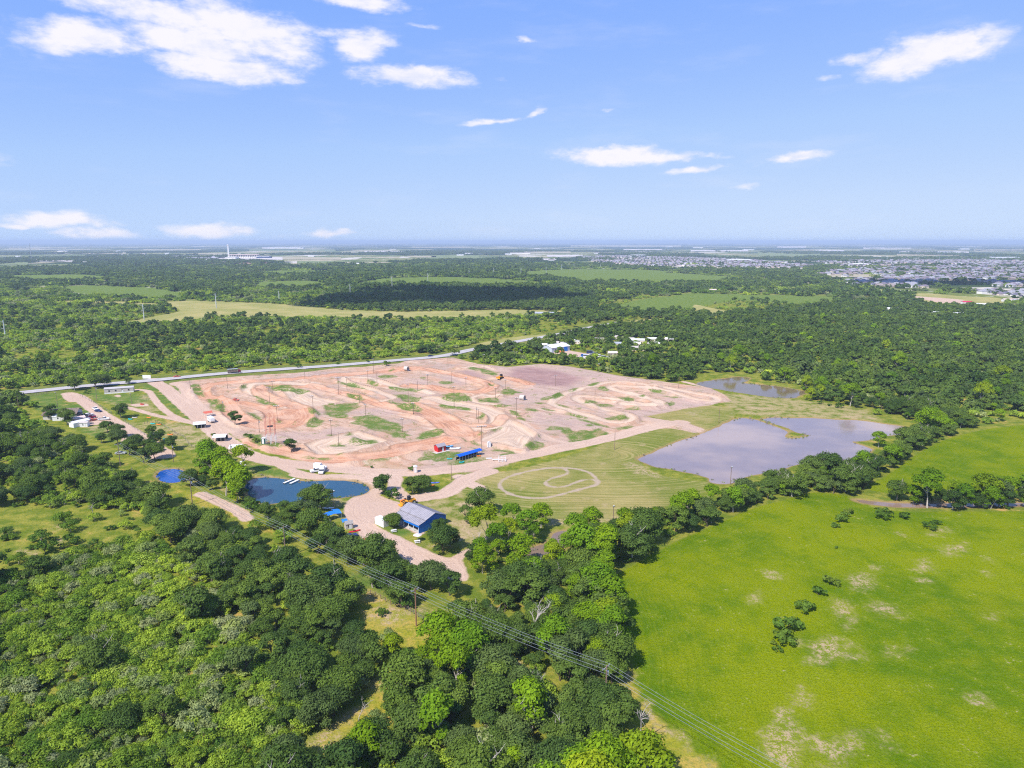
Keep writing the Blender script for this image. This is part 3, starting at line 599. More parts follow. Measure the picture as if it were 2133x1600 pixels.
# ------------------------------------------------------------------ water
def water_mat(name, col, rough, wave, spec=0.5, col2=None):
    m, N, out = new_mat(name)
    p = N.vscale(N.pos(), (1, 1, 0))
    h = N.add(N.noise(p, wave, 3, .6), N.mul(N.noise(p, wave * .17, 3, .6), 1.5))
    b = N.node('ShaderNodeBump'); b.inputs['Strength'].default_value = .35; b.inputs['Distance'].default_value = .08; N.put(b.inputs['Height'], h)
    cm = N.mix(N.step(N.noise(p, .014, 4), .40, .60), col, col2 or tuple(x * .8 for x in col))
    pr = principled(N, out, cm, rough, 0, spec, b.outputs[0]); pr.inputs['IOR'].default_value = 1.33
    return m
WM = {"farm_pond": water_mat("silty_water", (0.38, 0.285, 0.235), .09, 1.1, .5, (0.23, 0.185, 0.19)), "blue_pond": water_mat("deep_blue_water", (0.025, 0.085, 0.14), .06, 1.2), "small_blue_pond": water_mat("dyed_blue_water", (0.008, 0.085, 0.36), .06, 1.2),
      "brown_pond": water_mat("muddy_water", (0.21, 0.15, 0.085), .03, .7), "creek_pool": water_mat("creek_water", (0.24, 0.165, 0.12), .04, .9)}
WM["creek"] = WM["creek_pool"]; WM["far_stock_pond"] = WM["blue_pond"]
WLAB = {"farm_pond": "large silty grey lilac farm pond right of the meadow", "blue_pond": "deep blue pond beside the barn yard", "small_blue_pond": "small bright blue pond left of the lime trees",
        "brown_pond": "brown pond reflecting woods behind the track", "creek_pool": "murky creek pool under the lime green trees", "creek": "narrow creek behind the pasture hedge", "far_stock_pond": "thin blue stock pond far beyond the track"}
def fan_poly(name, poly, z, m):
    bm = bmesh.new(); vs = [bm.verts.new((x, y, z)) for x, y in poly]
    f = bm.faces.new(vs); f.normal_update()
    if f.normal.z < 0: f.normal_flip()
    bmesh.ops.triangulate(bm, faces=[f]); me = bpy.data.meshes.new(name); bm.to_mesh(me); bm.free(); me.materials.append(m); return me
def hull(P):
    P = sorted(map(tuple, P)); H = []
    for part in (P, P[::-1]):
        L = []
        for p_ in part:
            while len(L) > 1 and (L[-1][0]-L[-2][0])*(p_[1]-L[-2][1])-(L[-1][1]-L[-2][1])*(p_[0]-L[-2][0]) <= 0: L.pop()
            L.append(p_)
        H += L[:-1]
    H = np.array(H); c_ = H.mean(0); d_ = H - c_; return H + d_ / np.linalg.norm(d_, axis=1)[:, None] * 3.0
for k, q in PONDS.items():
    c0 = q.mean(0); big = []
    # let the sheet run a little under the banks so that the bank itself draws the shoreline
    d = np.roll(q, -1, 0) - np.roll(q, 1, 0); nrm = np.stack([d[:, 1], -d[:, 0]], 1); nrm /= np.linalg.norm(nrm, axis=1)[:, None] + 1e-9
    area = np.sum(q[:, 0] * np.roll(q[:, 1], -1) - np.roll(q[:, 0], -1) * q[:, 1])
    q2 = q + nrm * (3.0 if area > 0 else -3.0) * (0.3 if k == "creek" else (0 if k == 'far_stock_pond' else 1))
    tag(link(bpy.data.objects.new(k, fan_poly(k, hull(q) if k == "farm_pond" else q2, -0.42 if k != "far_stock_pond" else .3, WM[k]))), WLAB[k], None, None, "structure")

# ------------------------------------------------------------------ asphalt road with shoulders and line
def strip(name, line, half, z, m, dz=None):
    d = np.gradient(line, axis=0); n = np.stack([-d[:, 1], d[:, 0]], 1); n /= np.linalg.norm(n, axis=1)[:, None]
    V = []; F = []
    for i in range(len(line)):
        for s in (-1, 1):
            p = line[i] + n[i] * half * s; V.append((p[0], p[1], z + (0 if dz is None else dz[i])))
    for i in range(len(line) - 1): F.append((2 * i + 1, 2 * i, 2 * i + 2, 2 * i + 3))
    return np_mesh(name, V, F, m)
am, N, out = new_mat("worn_asphalt")
p = N.pos(); n1 = N.noise(N.vscale(p, (1, 1, 0)), .25, 5); n2 = N.noise(N.vscale(p, (1, 1, 0)), 2.5, 3)
cA = N.mix(N.step(n1, .35, .65), (0.40, 0.37, 0.365), (0.47, 0.43, 0.42)); cA = N.mix(N.mul(N.step(n2, .5, .7), .4), cA, (0.30, 0.28, 0.28))
principled(N, out, cA, .9, 0, .2)
wp = mat("road_paint", (0.7, 0.68, 0.6), .8)
AZ = [max(zs(x, y), 0) for x, y in ASPHALT]
rd = tag(link(bpy.data.objects.new("asphalt_road", strip("asphalt_road", ASPHALT, 5.4, 0.45, am))), "pale grey asphalt road running past the track entrance", None, None, "structure")
link(bpy.data.objects.new("edge_line", strip("edge_line", ASPHALT, 0.12, 0.47, mat("yellow_paint", (0.6, 0.42, 0.08), .8))), rd)

# ------------------------------------------------------------------ foliage materials
def leaf_mat(name, ca, cb, cc, trans=0.22):
    m, N, out = new_mat(name)
    r = N.rand(); v = N.attr('tint')
    col = N.mix(r, ca, cb)
    col = N.mix(N.mul(N.step(N.math('FRACT', N.mul(r, 7.31)), .72, 1.0), .8), col, cc)
    grove = N.noise(N.vscale(N.pos(), (1, 1, 0)), .014, 5, .68)
    col = N.hsv(col, N.add(.5, N.mul(N.sub(grove, .5), -.07)), 1.0, N.mul(N.add(0.68, N.mul(v, 0.64)), N.add(.12, N.mul(grove, 1.8))))
    d = N.node('ShaderNodeBsdfDiffuse'); N.put(d.inputs[0], col)
    t = N.node('ShaderNodeBsdfTranslucent'); N.put(t.inputs[0], N.hsv(col, 0.49, 1.1, 1.25))
    mx = N.node('ShaderNodeMixShader'); mx.inputs[0].default_value = trans
    N.l.new(d.outputs[0], mx.inputs[1]); N.l.new(t.outputs[0], mx.inputs[2]); N.l.new(mx.outputs[0], out.inputs[0])
    return m
LM = {'oak': leaf_mat("oak_leaves", (0.070, 0.125, 0.030), (0.145, 0.215, 0.034), (0.112, 0.160, 0.050), .32),
      'mesquite': leaf_mat("mesquite_leaves", (0.120, 0.215, 0.028), (0.330, 0.430, 0.045), (0.300, 0.320, 0.170), .4),
      'lime': leaf_mat("lime_leaves", (0.200, 0.310, 0.012), (0.140, 0.260, 0.016), (0.275, 0.350, 0.015), .35),
      'bush': leaf_mat("bush_leaves", (0.075, 0.145, 0.022), (0.120, 0.195, 0.026), (0.16, 0.21, 0.025), .3),
      'gray': leaf_mat("dry_twigs", (0.20, 0.19, 0.14), (0.26, 0.24, 0.19), (0.16, 0.17, 0.10), .1)}
bark = mat("bark", (0.13, 0.10, 0.075), .95, var=.25, scale=1.5)
pale_bark = mat("weathered_wood", (0.46, 0.41, 0.36), .9, var=.2, scale=1.0)

# ------------------------------------------------------------------ tree meshes
def leaf_quads(C, Nn, size, rng, stretch=1.5):
    """one folded leaf-spray face per point, facing roughly along Nn"""
    n = len(C); Nn = Nn + rng.normal(0, .42, (n, 3)); Nn /= np.linalg.norm(Nn, axis=1)[:, None]
    ref = rng.normal(0, 1, (n, 3)); U = np.cross(Nn, ref); U /= np.linalg.norm(U, axis=1)[:, None]; Vv = np.cross(Nn, U)
    s = size * rng.uniform(.6, 1.35, n)[:, None]
    U = U * s * .5 * stretch; Vv = Vv * s * .5
    drop = Nn * s * rng.uniform(-.12, .12, n)[:, None]
    V = np.stack([C - U - Vv * .55, C + Vv * -1.0 + drop, C + U + Vv * .45, C - U * .1 + Vv + drop], 1).reshape(-1, 3)
    return V, np.arange(4 * n).reshape(n, 4)
def crown_mesh(name, seed, w, h, base, nlobe, nleaf, size, m, flat=0.55, rough=0.16):
    """crown of many lobes: w radius, base..h vertical span"""
    rng = np.random.default_rng(seed); L = []
    for i in range(nlobe):
        a = rng.uniform(0, math.tau); q = math.sqrt(rng.uniform(0, 1)) * .74
        lr = w * rng.uniform(.20, .42) * (1.15 - .45 * q)
        top = base + (h - base) * (1 - .72 * q * q) - lr * .75
        zc = rng.uniform(base + lr * .4, max(base + lr * .5, top)) if rng.random() < .35 else top
        L.append((w * q * math.cos(a), w * q * math.sin(a) * rng.uniform(.85, 1.15), zc, lr))
    L = np.array(L); C = []; Nn = []; T = []
    wgt = L[:, 3] ** 2; wgt /= wgt.sum()
    while sum(len(c_) for c_ in C) < nleaf:
        k = rng.choice(nlobe, nleaf, p=wgt); D = rng.normal(0, 1, (nleaf, 3)); D[:, 2] = np.where(D[:, 2] < -.3, -D[:, 2] * .6, D[:, 2])
        D /= np.linalg.norm(D, axis=1)[:, None]
        rr = L[k, 3:4] * (1 + rng.normal(0, rough, (nleaf, 1))); rr *= np.where(rng.random((nleaf, 1)) < .15, rng.uniform(.4, 1, (nleaf, 1)), 1)
        Q = L[k, :3] + D * rr * np.array([1, 1, flat + .2])
        dd = np.linalg.norm((Q[:, None] - L[None, :, :3]) / np.array([1, 1, flat + .2]), axis=2) / L[None, :, 3]
        dd[np.arange(nleaf), k] = 9; ok = (dd.min(1) > .72) & (Q[:, 2] > base * .8)
        C.append(Q[ok]); Nn.append(D[ok] + np.array([0, 0, .25])); T.append((rng.random(nlobe)[k] * .45 + rng.random(nleaf) * .55)[ok])
    C = np.concatenate(C)[:nleaf]; Nn = np.concatenate(Nn)[:nleaf]; T = np.concatenate(T)[:nleaf]
    V, F_ = leaf_quads(C, Nn, size, rng)
    me = np_mesh(name, V, F_, m); a_ = me.attributes.new('tint', 'FLOAT', 'POINT'); a_.data.foreach_set('value', np.repeat(T, 4).astype(np.float32))
    return me
def tube(V, F_, pts, rads, seg=6):
    b0 = len(V); pts = [Vector(p) for p in pts]
    for i, p in enumerate(pts):
        d = (pts[min(i + 1, len(pts) - 1)] - pts[max(i - 1, 0)]).normalized()
        u = d.orthogonal().normalized(); v = d.cross(u)
        for s in range(seg):
            a = s / seg * math.tau; V.append(tuple(p + (u * math.cos(a) + v * math.sin(a)) * rads[i]))
    for i in range(len(pts) - 1):
        for s in range(seg):
            F_.append((b0 + i * seg + s, b0 + i * seg + (s + 1) % seg, b0 + (i + 1) * seg + (s + 1) % seg, b0 + (i + 1) * seg + s))
    V.append(tuple(pts[-1])); e = len(V) - 1; lb = b0 + (len(pts) - 1) * seg
    for s in range(seg): F_.append((lb + s, lb + (s + 1) % seg, e, e))
def trunk_mesh(name, seed, h, r, w, nl, m, levels=1, wob=.12):
    rg = random.Random(seed); V = []; F_ = []
    def limb(p, d, L, r0, lev):
        pts = [p]; rads = [r0]; q = Vector(p); dd = Vector(d)
        for i in range(4):
            dd = (dd + Vector((rg.gauss(0, wob), rg.gauss(0, wob), rg.gauss(.05, wob * .6)))).normalized()
            q = q + dd * L / 4; pts.append(tuple(q)); rads.append(r0 * (1 - .2 * (i + 1)))
        tube(V, F_, pts, rads, 6 if lev == 0 else 4)
        if lev < levels:
            k = nl if lev == 0 else 3
            for i in range(k):
                t = rg.uniform(.5, 1.0); j = min(3, int(t * 4)); o = Vector(pts[j]).lerp(Vector(pts[j + 1]), t * 4 - j)
                a = i / k * math.tau + rg.uniform(-.4, .4); spread = rg.uniform(.55, 1.1)
                d2 = (dd * .75 + Vector((math.cos(a) * spread, math.sin(a) * spread, .25))).normalized()
                limb(tuple(o), d2, (w if lev == 0 else L * .55) * rg.uniform(.6, 1.0), r0 * (.5 if lev == 0 else .42), lev + 1)
    limb((0, 0, -.3), (rg.gauss(0, .06), rg.gauss(0, .06), 1), h, r, 0)
    F4 = [f for f in F_]
    bm = bmesh.new(); vs = [bm.verts.new(v) for v in V]
    for f in F4:
        try: bm.faces.new([vs[i] for i in dict.fromkeys(f)])
        except ValueError: pass
    me = bpy.data.meshes.new(name); bm.to_mesh(me); bm.free(); me.materials.append(m)
    return me
TREES = {}
def proto(kind, i, **k):
    TREES.setdefault(kind, []).append((crown_mesh("crown", 100 + hash_(kind) + i, **k['c']), trunk_mesh("trunk", 50 + i + hash_(kind), *k['t'])))
def hash_(s): return sum(ord(ch) * (i + 3) for i, ch in enumerate(s))
for i in range(7):
    w = [4.6, 5.4, 4.0, 5.9, 4.9, 3.6, 5.2][i]; h = [8.2, 9.2, 7.4, 9.0, 8.6, 7.8, 10.0][i]
    proto('oak', i, c=dict(w=w, h=h, base=1.9, nlobe=[19, 24, 14, 27, 17, 12, 22][i], nleaf=int(185 * w * w), size=.37, m=LM['oak'], rough=.24), t=(h * (.45 if i not in (2, 6) else .72), .32, w * .8, 6, bark if i not in (2, 6) else pale_bark, 1 if i not in (2, 6) else 2))
for i in range(6):
    w = [2.0, 2.5, 1.6, 2.9, 2.2, 1.4][i]; h = [2.7, 3.3, 2.5, 3.8, 2.4, 2.6][i]
    proto('mesquite', i, c=dict(w=w, h=h, base=.5, nlobe=11, nleaf=int(150 * w * w), size=.27, m=LM['mesquite'], rough=.26), t=(h * .4, .14, w * .8, 5, pale_bark))
for i in range(4):
    w = [4.2, 5.0, 3.6, 4.6][i]; h = [9.0, 10.5, 8.2, 11.5][i]
    proto('lime', i, c=dict(w=w, h=h, base=1.8, nlobe=17, nleaf=int(170 * w * w), size=.38, m=LM['lime'], flat=.75, rough=.22), t=(h * .6, .26, w * .8, 6, pale_bark))
for i in range(4):
    w = [1.3, 1.7, 1.0, 2.1][i]; h = [1.5, 1.9, 1.4, 2.2][i]
    proto('bush', i, c=dict(w=w, h=h, base=.15, nlobe=7, nleaf=int(150 * w), size=.34, m=LM['bush'], rough=.2), t=(h * .4, .08, w * .6, 4, bark))
DEAD = [trunk_mesh("branches", 900 + i, [7.5, 6, 9, 5][i], [.26, .2, .3, .2][i], [4, 3.4, 4.4, 3][i], 7, pale_bark, 2, .2) for i in range(4)]
# lighter trees for the middle distance and whole clumps for the far plain
def joined(name, specs, m):
    Vs = []; Fs = []; Ts = []; o = 0
    for (seed, x, y, s, w, h, base, nl, nf, size) in specs:
        me = crown_mesh("tmp", seed, w, h, base, nl, nf, size, m)
        v = np.empty(len(me.vertices) * 3, np.float32); me.vertices.foreach_get('co', v); v = v.reshape(-1, 3) * s + np.array([x, y, 0])
        t = np.empty(len(me.vertices), np.float32); me.attributes['tint'].data.foreach_get('value', t)
        k = len(v) // 4; Vs.append(v); Fs.append(np.arange(4 * k).reshape(k, 4) + o); Ts.append(t); o += len(v); bpy.data.meshes.remove(me)
    me = np_mesh(name, np.concatenate(Vs), np.concatenate(Fs), m); a_ = me.attributes.new('tint', 'FLOAT', 'POINT'); a_.data.foreach_set('value', np.concatenate(Ts)); return me
MID = {'oak': [joined("oak", [(300 + i, 0, 0, 1, [4.6, 5.4, 4.0, 5.9, 3.4][i], [8, 9, 7.2, 8.6, 7][i], 1.2, 12, 420, 1.15)], LM['oak']) for i in range(5)],
       'mesquite': [joined("mesquite", [(330 + i, 0, 0, 1, [2.6, 3.2, 2.1, 3.8][i], [3.2, 3.8, 2.8, 4.4][i], .4, 8, 150, .95)], LM['mesquite']) for i in range(4)],
       'lime': [joined("lime_tree", [(350 + i, 0, 0, 1, [4.2, 5, 3.4][i], [8, 9, 7][i], 1.2, 12, 380, 1.1)], LM['lime']) for i in range(3)],
       'bush': [joined("bush", [(370 + i, 0, 0, 1, [1.3, 1.8, 2.2][i], [1.5, 1.9, 2.3][i], .1, 6, 90, .6)], LM['bush']) for i in range(3)]}
def clump(seed, m, n, spread, w, h):
    rg = random.Random(seed); S = []
    for i in range(n):
        a = rg.uniform(0, math.tau); q = math.sqrt(rg.random()) * spread
        S.append((seed * 31 + i, q * math.cos(a), q * math.sin(a), rg.uniform(.75, 1.2), w * rg.uniform(.8, 1.2), h * rg.uniform(.8, 1.2), .6, 6, 70, 2.6))
    return joined("tree_clump", S, m)
FARC = {'oak': [clump(41 + i, LM['oak'], 9, 15, 5.0, 8.5) for i in range(4)], 'mesquite': [clump(61 + i, LM['mesquite'], 9, 13, 3.6, 4.2) for i in range(3)]}

# ------------------------------------------------------------------ where vegetation grows (outlines on the ground plane)
Z = []     # (polygon in photo px of the ground, kinds with cover probability)
def zone(pts, k=0, **cover): Z.append((np.array([cp(k, *p) for p in pts], float), cover))
CL = dict(oak=0, mesquite=0, lime=0, bush=0)
# default everywhere before the plain: mixed woods
zone([(-900,545),(3000,545),(3000,700),(-900,900)], oak=.34, mesquite=.5)
zone([(-900,545),(3000,545),(3000,556),(1700,560),(1200,556),(700,560),(-900,552)], oak=.12, mesquite=.25)
zone([(-900,560),(700,560),(700,600),(300,592),(-900,600)], oak=.38, mesquite=.6)                     # far left woods
zone([(-900,598),(130,600),(400,610),(700,612),(690,640),(560,632),(384,627),(340,640),(376,650),(334,660),(280,672),(560,664),(700,664),(1000,664),(1186,654),(1180,690),(1050,706),(930,733),(700,755),(330,785),(30,815),(-900,930)], oak=.07, mesquite=.80, bush=.2)   # scrub north of the road
zone([(-900,740),(0,770),(300,772),(330,785),(30,815),(-900,930)], oak=.10, mesquite=.85, bush=.2)
zone([(200,690),(420,680),(560,672),(700,680),(820,676),(900,690),(760,712),(560,740),(400,748),(250,745),(180,720)], oak=.30, mesquite=.5, bush=.2)
zone([(560,690),(700,686),(760,700),(620,720)], oak=.2, mesquite=.5)
zone([(690,612),(740,598),(860,592),(1000,594),(1150,598),(1230,606),(1240,636),(1150,648),(970,646),(835,648),(700,642)], oak=.98, mesquite=.1)    # dark wood
zone([(730,596),(800,580),(1000,590),(1150,596),(860,590)], oak=.05, mesquite=.1)
zone([(1100,668),(1190,655),(1300,655),(1420,650),(1600,650),(1800,640),(3000,640),(3000,880),(2133,880),(2030,897),(1960,888),(1900,876),(1850,862),(1780,850),(1690,833),(1672,806),(1600,793),(1540,782),(1450,788),(1425,797),(1380,796),(1300,783),(1200,763),(1130,752),(1100,750),(1050,730),(1090,718),(1140,705)], oak=.80, mesquite=.18, lime=.05)
zone([(1240,640),(1330,615),(1500,606),(1750,620),(1740,640),(1590,652),(1420,652)], oak=.06, mesquite=.25)
zone([(1600,650),(1800,632),(1900,640),(1800,665),(1500,668)], oak=.9, mesquite=.1)
zone([(1130,735),(1160,708),(1250,698),(1390,706),(1410,725),(1395,745),(1330,758),(1260,752),(1200,745)], oak=.20, mesquite=.2, bush=.15)    # yard clearing
zone([(1050,744),(1130,735),(1260,738),(1330,756),(1290,780),(1200,763),(1130,752)], oak=.20, bush=.3, mesquite=.25)
zone([(1100,690),(1180,670),(1230,672),(1200,695),(1130,706)], oak=.05, mesquite=.1)
zone([(1445,778),(1540,776),(1600,782),(1560,800),(1440,800)], **CL)
# foreground left
zone([(-900,930),(-200,850),(0,846),(40,862),(90,890),(110,915),(160,926),(200,952),(232,968),(262,994),(300,1028),(330,1054),(420,1085),(520,1126),(590,1156),(660,1196),(700,1210),(560,1330),(420,1200),(300,1110),(130,1140),(-900,1120)], oak=.5, mesquite=.55, bush=.2)
zone([(60,925),(130,918),(170,940),(240,985),(320,1056),(300,1060),(180,1020),(100,990),(40,960)], oak=.42, mesquite=.75, bush=.2)
zone([(-900,1120),(130,1140),(300,1110),(420,1200),(480,1280),(560,1330),(620,1400),(680,1470),(640,1640),(560,1800),(-900,1800)], oak=.07, mesquite=.955, bush=.35)    # bright scrub
zone([(-900,1050),(60,1055),(200,1062),(300,1064),(330,1110),(290,1140),(190,1140),(100,1195),(0,1205),(-900,1230)], oak=.008, mesquite=.035, bush=.12)   # glade
zone([(325,1062),(420,1086),(520,1128),(590,1160),(660,1200),(712,1222),(740,1250),(760,1300),(800,1330),(800,1390),(700,1480),(640,1500),(560,1400),(540,1330),(480,1280),(420,1200),(320,1110)], oak=.95, mesquite=.12)   # dark oak belt
zone([(350,1180),(430,1230),(500,1300),(560,1340),(540,1360),(440,1290),(380,1240)], oak=.02, mesquite=.2, bush=.2)
zone([(640,1500),(700,1480),(800,1390),(850,1345),(940,1330),(1030,1372),(1100,1412),(1200,1450),(1300,1510),(1400,1590),(1450,1800),(500,1800)], oak=.80, mesquite=.12, lime=.24)
zone([(630,1560),(680,1515),(740,1470),(785,1440),(790,1405),(830,1385),(850,1395),(838,1440),(800,1495),(750,1545),(712,1610),(630,1640)], oak=0, mesquite=.03, bush=.04, lime=0)   # straw glade
zone([(715,1192),(770,1212),(850,1272),(930,1316),(1030,1358),(1100,1405),(1112,1458),(1034,1416),(980,1394),(930,1384),(850,1380),(795,1372),(758,1362),(742,1290),(712,1224)], oak=0, mesquite=.02, bush=.06, lime=0)  # cleared strip under the wires
zone([(330,1008),(420,1048),(520,1092),(600,1130),(680,1175),(730,1206),(716,1212),(640,1172),(540,1112),(420,1056)], oak=0, mesquite=.02, bush=.05)
zone([(1280,1570),(1400,1560),(1500,1580),(1620,1650),(1500,1760),(1280,1760)], oak=.35, lime=.45, bush=.5)
# belt along the creek
zone([(735,1195),(800,1222),(850,1262),(905,1285),(985,1290),(1003,1230),(1012,1175),(1050,1140),(1190,1130),(1280,1118),(1330,1100),(1420,1078),(1490,1046),(1545,1026),(1640,1008),(1690,990),(1790,974),(1850,955),(1885,930),(1915,905),(1930,885),(1960,892),(2010,905),(1925,930),(1845,985),(1812,1000),(1795,1030),(1700,1024),(1630,1040),(1560,1060),(1480,1094),(1400,1128),(1330,1166),(1268,1212),(1285,1290),(1293,1370),(1285,1430),(1300,1500),(1270,1500),(1180,1440),(1100,1395),(1030,1358),(930,1312),(850,1278),(775,1222)], oak=.80, mesquite=.05, lime=.34, bush=.2)
zone([(985,1145),(1040,1130),(1180,1128),(1260,1122),(1265,1165),(1150,1200),(1050,1210),(990,1200)], oak=.12, lime=.70, bush=.2)
zone([(1845,1040),(2133,1040),(3000,1040),(3000,1064),(2133,1062),(1860,1062)], oak=1, lime=.7, bush=.6)
zone([(1400,1085),(1490,1050),(1560,1028),(1640,1012),(1700,995),(1800,978),(1870,955),(1925,905),(1990,905),(1920,935),(1845,990),(1812,1008),(1800,1035),(1700,1030),(1630,1046),(1560,1066),(1480,1100),(1400,1134)], oak=1, lime=.25, bush=.4)
zone([(1690,836),(1780,853),(1850,865),(1895,880),(1850,878),(1760,858)], oak=.02, mesquite=.12, bush=.2)
zone([(410,1000),(440,985),(470,992),(515,1012),(530,1050),(560,1068),(640,1066),(690,1055),(690,1080),(660,1100),(700,1125),(720,1150),(760,1155),(800,1170),(760,1165),(700,1150),(640,1130),(560,1090),(500,1060),(430,1020)], oak=.97, lime=.12, bush=.2)
zone([(420,975),(470,965),(530,1000),(540,1045),(470,1035),(425,1005)], oak=.05, lime=.9)
zone([(560,1098),(620,1105),(720,1150),(770,1185),(700,1180),(620,1135)], oak=.25, bush=.2)
zone([(390,955),(440,950),(470,965),(430,985)], oak=.6, mesquite=.3)
# open ground
zone([(25,826),(200,806),(330,796),(420,880),(480,935),(470,955),(380,1000),(335,1005),(262,958),(232,932),(200,920),(160,892),(112,882),(86,858),(40,836)], **CL)
for q in ([(1700,572),(1720,564),(1800,558),(1900,554),(2010,551),(2400,546),(2400,626),(2140,624),(2060,618),(1990,608),(1880,604),(1790,598),(1750,592)], [(1200,531),(1400,533),(1560,538),(1710,550),(1670,563),(1540,562),(1400,560),(1300,553),(1220,546)], [(1700,543),(1900,538),(2300,536),(2300,551),(1900,554),(1760,558)], [(1880,604),(1990,610),(2140,625),(2140,640),(1990,634),(1900,622)]): zone(q, oak=.02, mesquite=.04)
for q in FIELD_POLY + HAY_POLY + MOW_POLY + MEADOW_FAR[:1]:
    pass
def cover_at(x, y):
    px_, py_ = to_px(x, y); Q = np.stack([px_, py_], 1)
    out = {k: np.zeros(len(x)) for k in ('oak', 'mesquite', 'lime', 'bush')}
    for poly, cv in Z:
        lo, hi = poly.min(0), poly.max(0)
        b = (px_ > lo[0]) & (px_ < hi[0]) & (py_ > lo[1]) & (py_ < hi[1])
        ib = np.where(b)[0]
        if not len(ib): continue
        ib = ib[inside(Q[ib], poly)]
        for k in out: out[k][ib] = cv.get(k, 0)
    keep = (attr_at('field', x, y) < -1) & (attr_at('hay', x, y) < -4) & (attr_at('mow', x, y) < -2) & (attr_at('dirt', x, y) < -4) & (attr_at('road', x, y) < -2.2) & (attr_at('water', x, y) < -1.0) & (attr_at('mead', x, y) < 3)
    keep &= (attr_at('verge', x, y) < -1)
    return out, keep
KEEP_OUT = []          # (x, y, radius) of built things
def scatter(kind, sp, r0, r1, spread=0.80):
    """jittered grid of standing places in the sector in view"""
    xm = r1 * math.sin(spread) + 5
    gx = np.arange(-xm, xm, sp); gy = np.arange(r0 * .55, r1, sp)
    Gx, Gy = np.meshgrid(gx, gy); x = Gx.ravel() + RNG.uniform(-.42, .42, Gx.size) * sp; y = Gy.ravel() + RNG.uniform(-.42, .42, Gx.size) * sp
    rr = np.hypot(x, y); a = np.arctan2(x, y); m = (rr >= r0) & (rr < r1) & (np.abs(a) < spread)
    x, y = x[m], y[m]; cv, keep = cover_at(x, y)
    gap = fbm(x, y, 38, 3, {'oak': 3, 'mesquite': 4, 'lime': 5, 'bush': 6}[kind])
    pr = cv[kind]; pr = np.where(pr < .93, np.clip(pr * (1 + (gap - .5) * 3.2), 0, 1), pr)
    ok = keep & (RNG.random(len(x)) < pr); return x[ok], y[ok]
PTS = []   # kind, x, y, scale, rot
CLEAR = [np.array(gp(12, x, y)[:2].to_tuple() if False else at(*cp(12, x, y))[:2]) for x, y in ((1250,660),(940,730),(400,640))]
def add_pts(kind, sp, r0, r1):
    x, y = scatter(kind, sp, r0, r1)
    for a, b in zip(x, y):
        if any((a - c_[0]) ** 2 + (b - c_[1]) ** 2 < 13 ** 2 for c_ in CLEAR): continue
        PTS.append((kind, a, b, float(np.clip(RNG.lognormal(-.27 if kind == 'oak' else -.06, .26), .5, 1.35)), RNG.uniform(0, math.tau)))
add_pts('oak', 5.7, 95, 620); add_pts('mesquite', 2.35, 95, 300); add_pts('mesquite', 2.9, 300, 420); add_pts('mesquite', 4.6, 420, 700); add_pts('lime', 7.0, 95, 620); add_pts('bush', 3.6, 95, 420)
PTS.sort(key=lambda p: p[1] ** 2 + p[2] ** 2)
# the nearest of each kind in view stand as single trees; the rest of the wood is one mass
def in_view(x, y, mg=60):
    a, b = to_px(x, y, 3.0); return -mg < a < 2133 + mg and b < 1600 + mg * 1.5
GROUPS = {'oak': ("live_oak", "tree"), 'mesquite': ("mesquite_tree", "tree"), 'lime': ("lime_tree", "tree"), 'bush': ("bush", "bush")}
AREAS = [([(-200,780),(330,780),(340,1010),(250,1060),(-200,1060)], "in the mixed wood left of the small blue pond"), ([(300,1000),(720,1150),(800,1340),(640,1500),(480,1290),(300,1110)], "in the dense belt left of the power line"),
         ([(-200,1040),(300,1040),(300,1110),(420,1200),(560,1330),(680,1470),(640,1900),(-400,1900)], "in the bright scrub of the lower left"), ([(600,1500),(800,1320),(1100,1390),(1320,1500),(1500,1900),(500,1900)], "in the dark wood at the bottom centre"),
         ([(380,930),(720,1010),(800,1140),(760,1200),(560,1110),(380,1030)], "between the blue pond and the wires"), ([(1300,960),(1930,860),(2050,900),(1840,1030),(1700,1035),(1300,1190)], "in the creek belt beside the farm pond"), ([(1830,1030),(2400,1030),(2400,1075),(1830,1070)], "in the hedge along the top of the pasture"),
         ([(730,1090),(1300,1080),(1320,1430),(1100,1430),(730,1200)], "in the creek belt between yard and pasture"), ([(1000,600),(2600,600),(2600,900),(1900,900),(1000,760)], "in the big wood behind the brown pond")]
DESC = {'oak': "dark green live oak", 'mesquite': "small bright green mesquite", 'lime': "lime green leafy tree", 'bush': "low rounded green bush"}
GRP = {'oak': "live oaks", 'mesquite': "mesquite trees", 'lime': "lime green trees", 'bush': "low bushes"}
def area_of(x, y):
    px_, py_ = to_px(x, y)
    for poly, t in AREAS:
        if inside(np.array([[px_, py_]]), np.array(poly, float))[0]: return t
    return "in the scrub beyond the asphalt road"
CAP = {'oak': 285, 'mesquite': 285, 'lime': 150, 'bush': 120}
def plant(kind, x, y, s=1.0, rot=None, i=None, label=None, cat=None, group=None, name=None, z=None, sz=None):
    rot = random.uniform(0, math.tau) if rot is None else rot
    cr, tr = TREES[kind][(random.randrange(99) if i is None else i) % len(TREES[kind])]
    nm, ct = GROUPS[kind]
    if not label: t_ = area_of(x, y); lb = DESC[kind] + ' ' + t_; gr = GRP[kind] + ' ' + t_
    else: lb = label; gr = None
    e = empty(name or nm, (x, y, (zs(x, y) if z is None else z) - .05), rot); e.scale = (s, s, sz or s)
    link(bpy.data.objects.new("trunk", tr), e); link(bpy.data.objects.new("crown", cr), e)
    return tag(e, lb, cat or ct, group or gr)
cnt = {k: 0 for k in CAP}; MASS = {k: [] for k in CAP}
for (k, x, y, s, rt) in PTS:
    if cnt[k] < CAP[k] and in_view(x, y):
        cnt[k] += 1; plant(k, x, y, s, rt)
    else: MASS[k].append((x, y, s, rt))
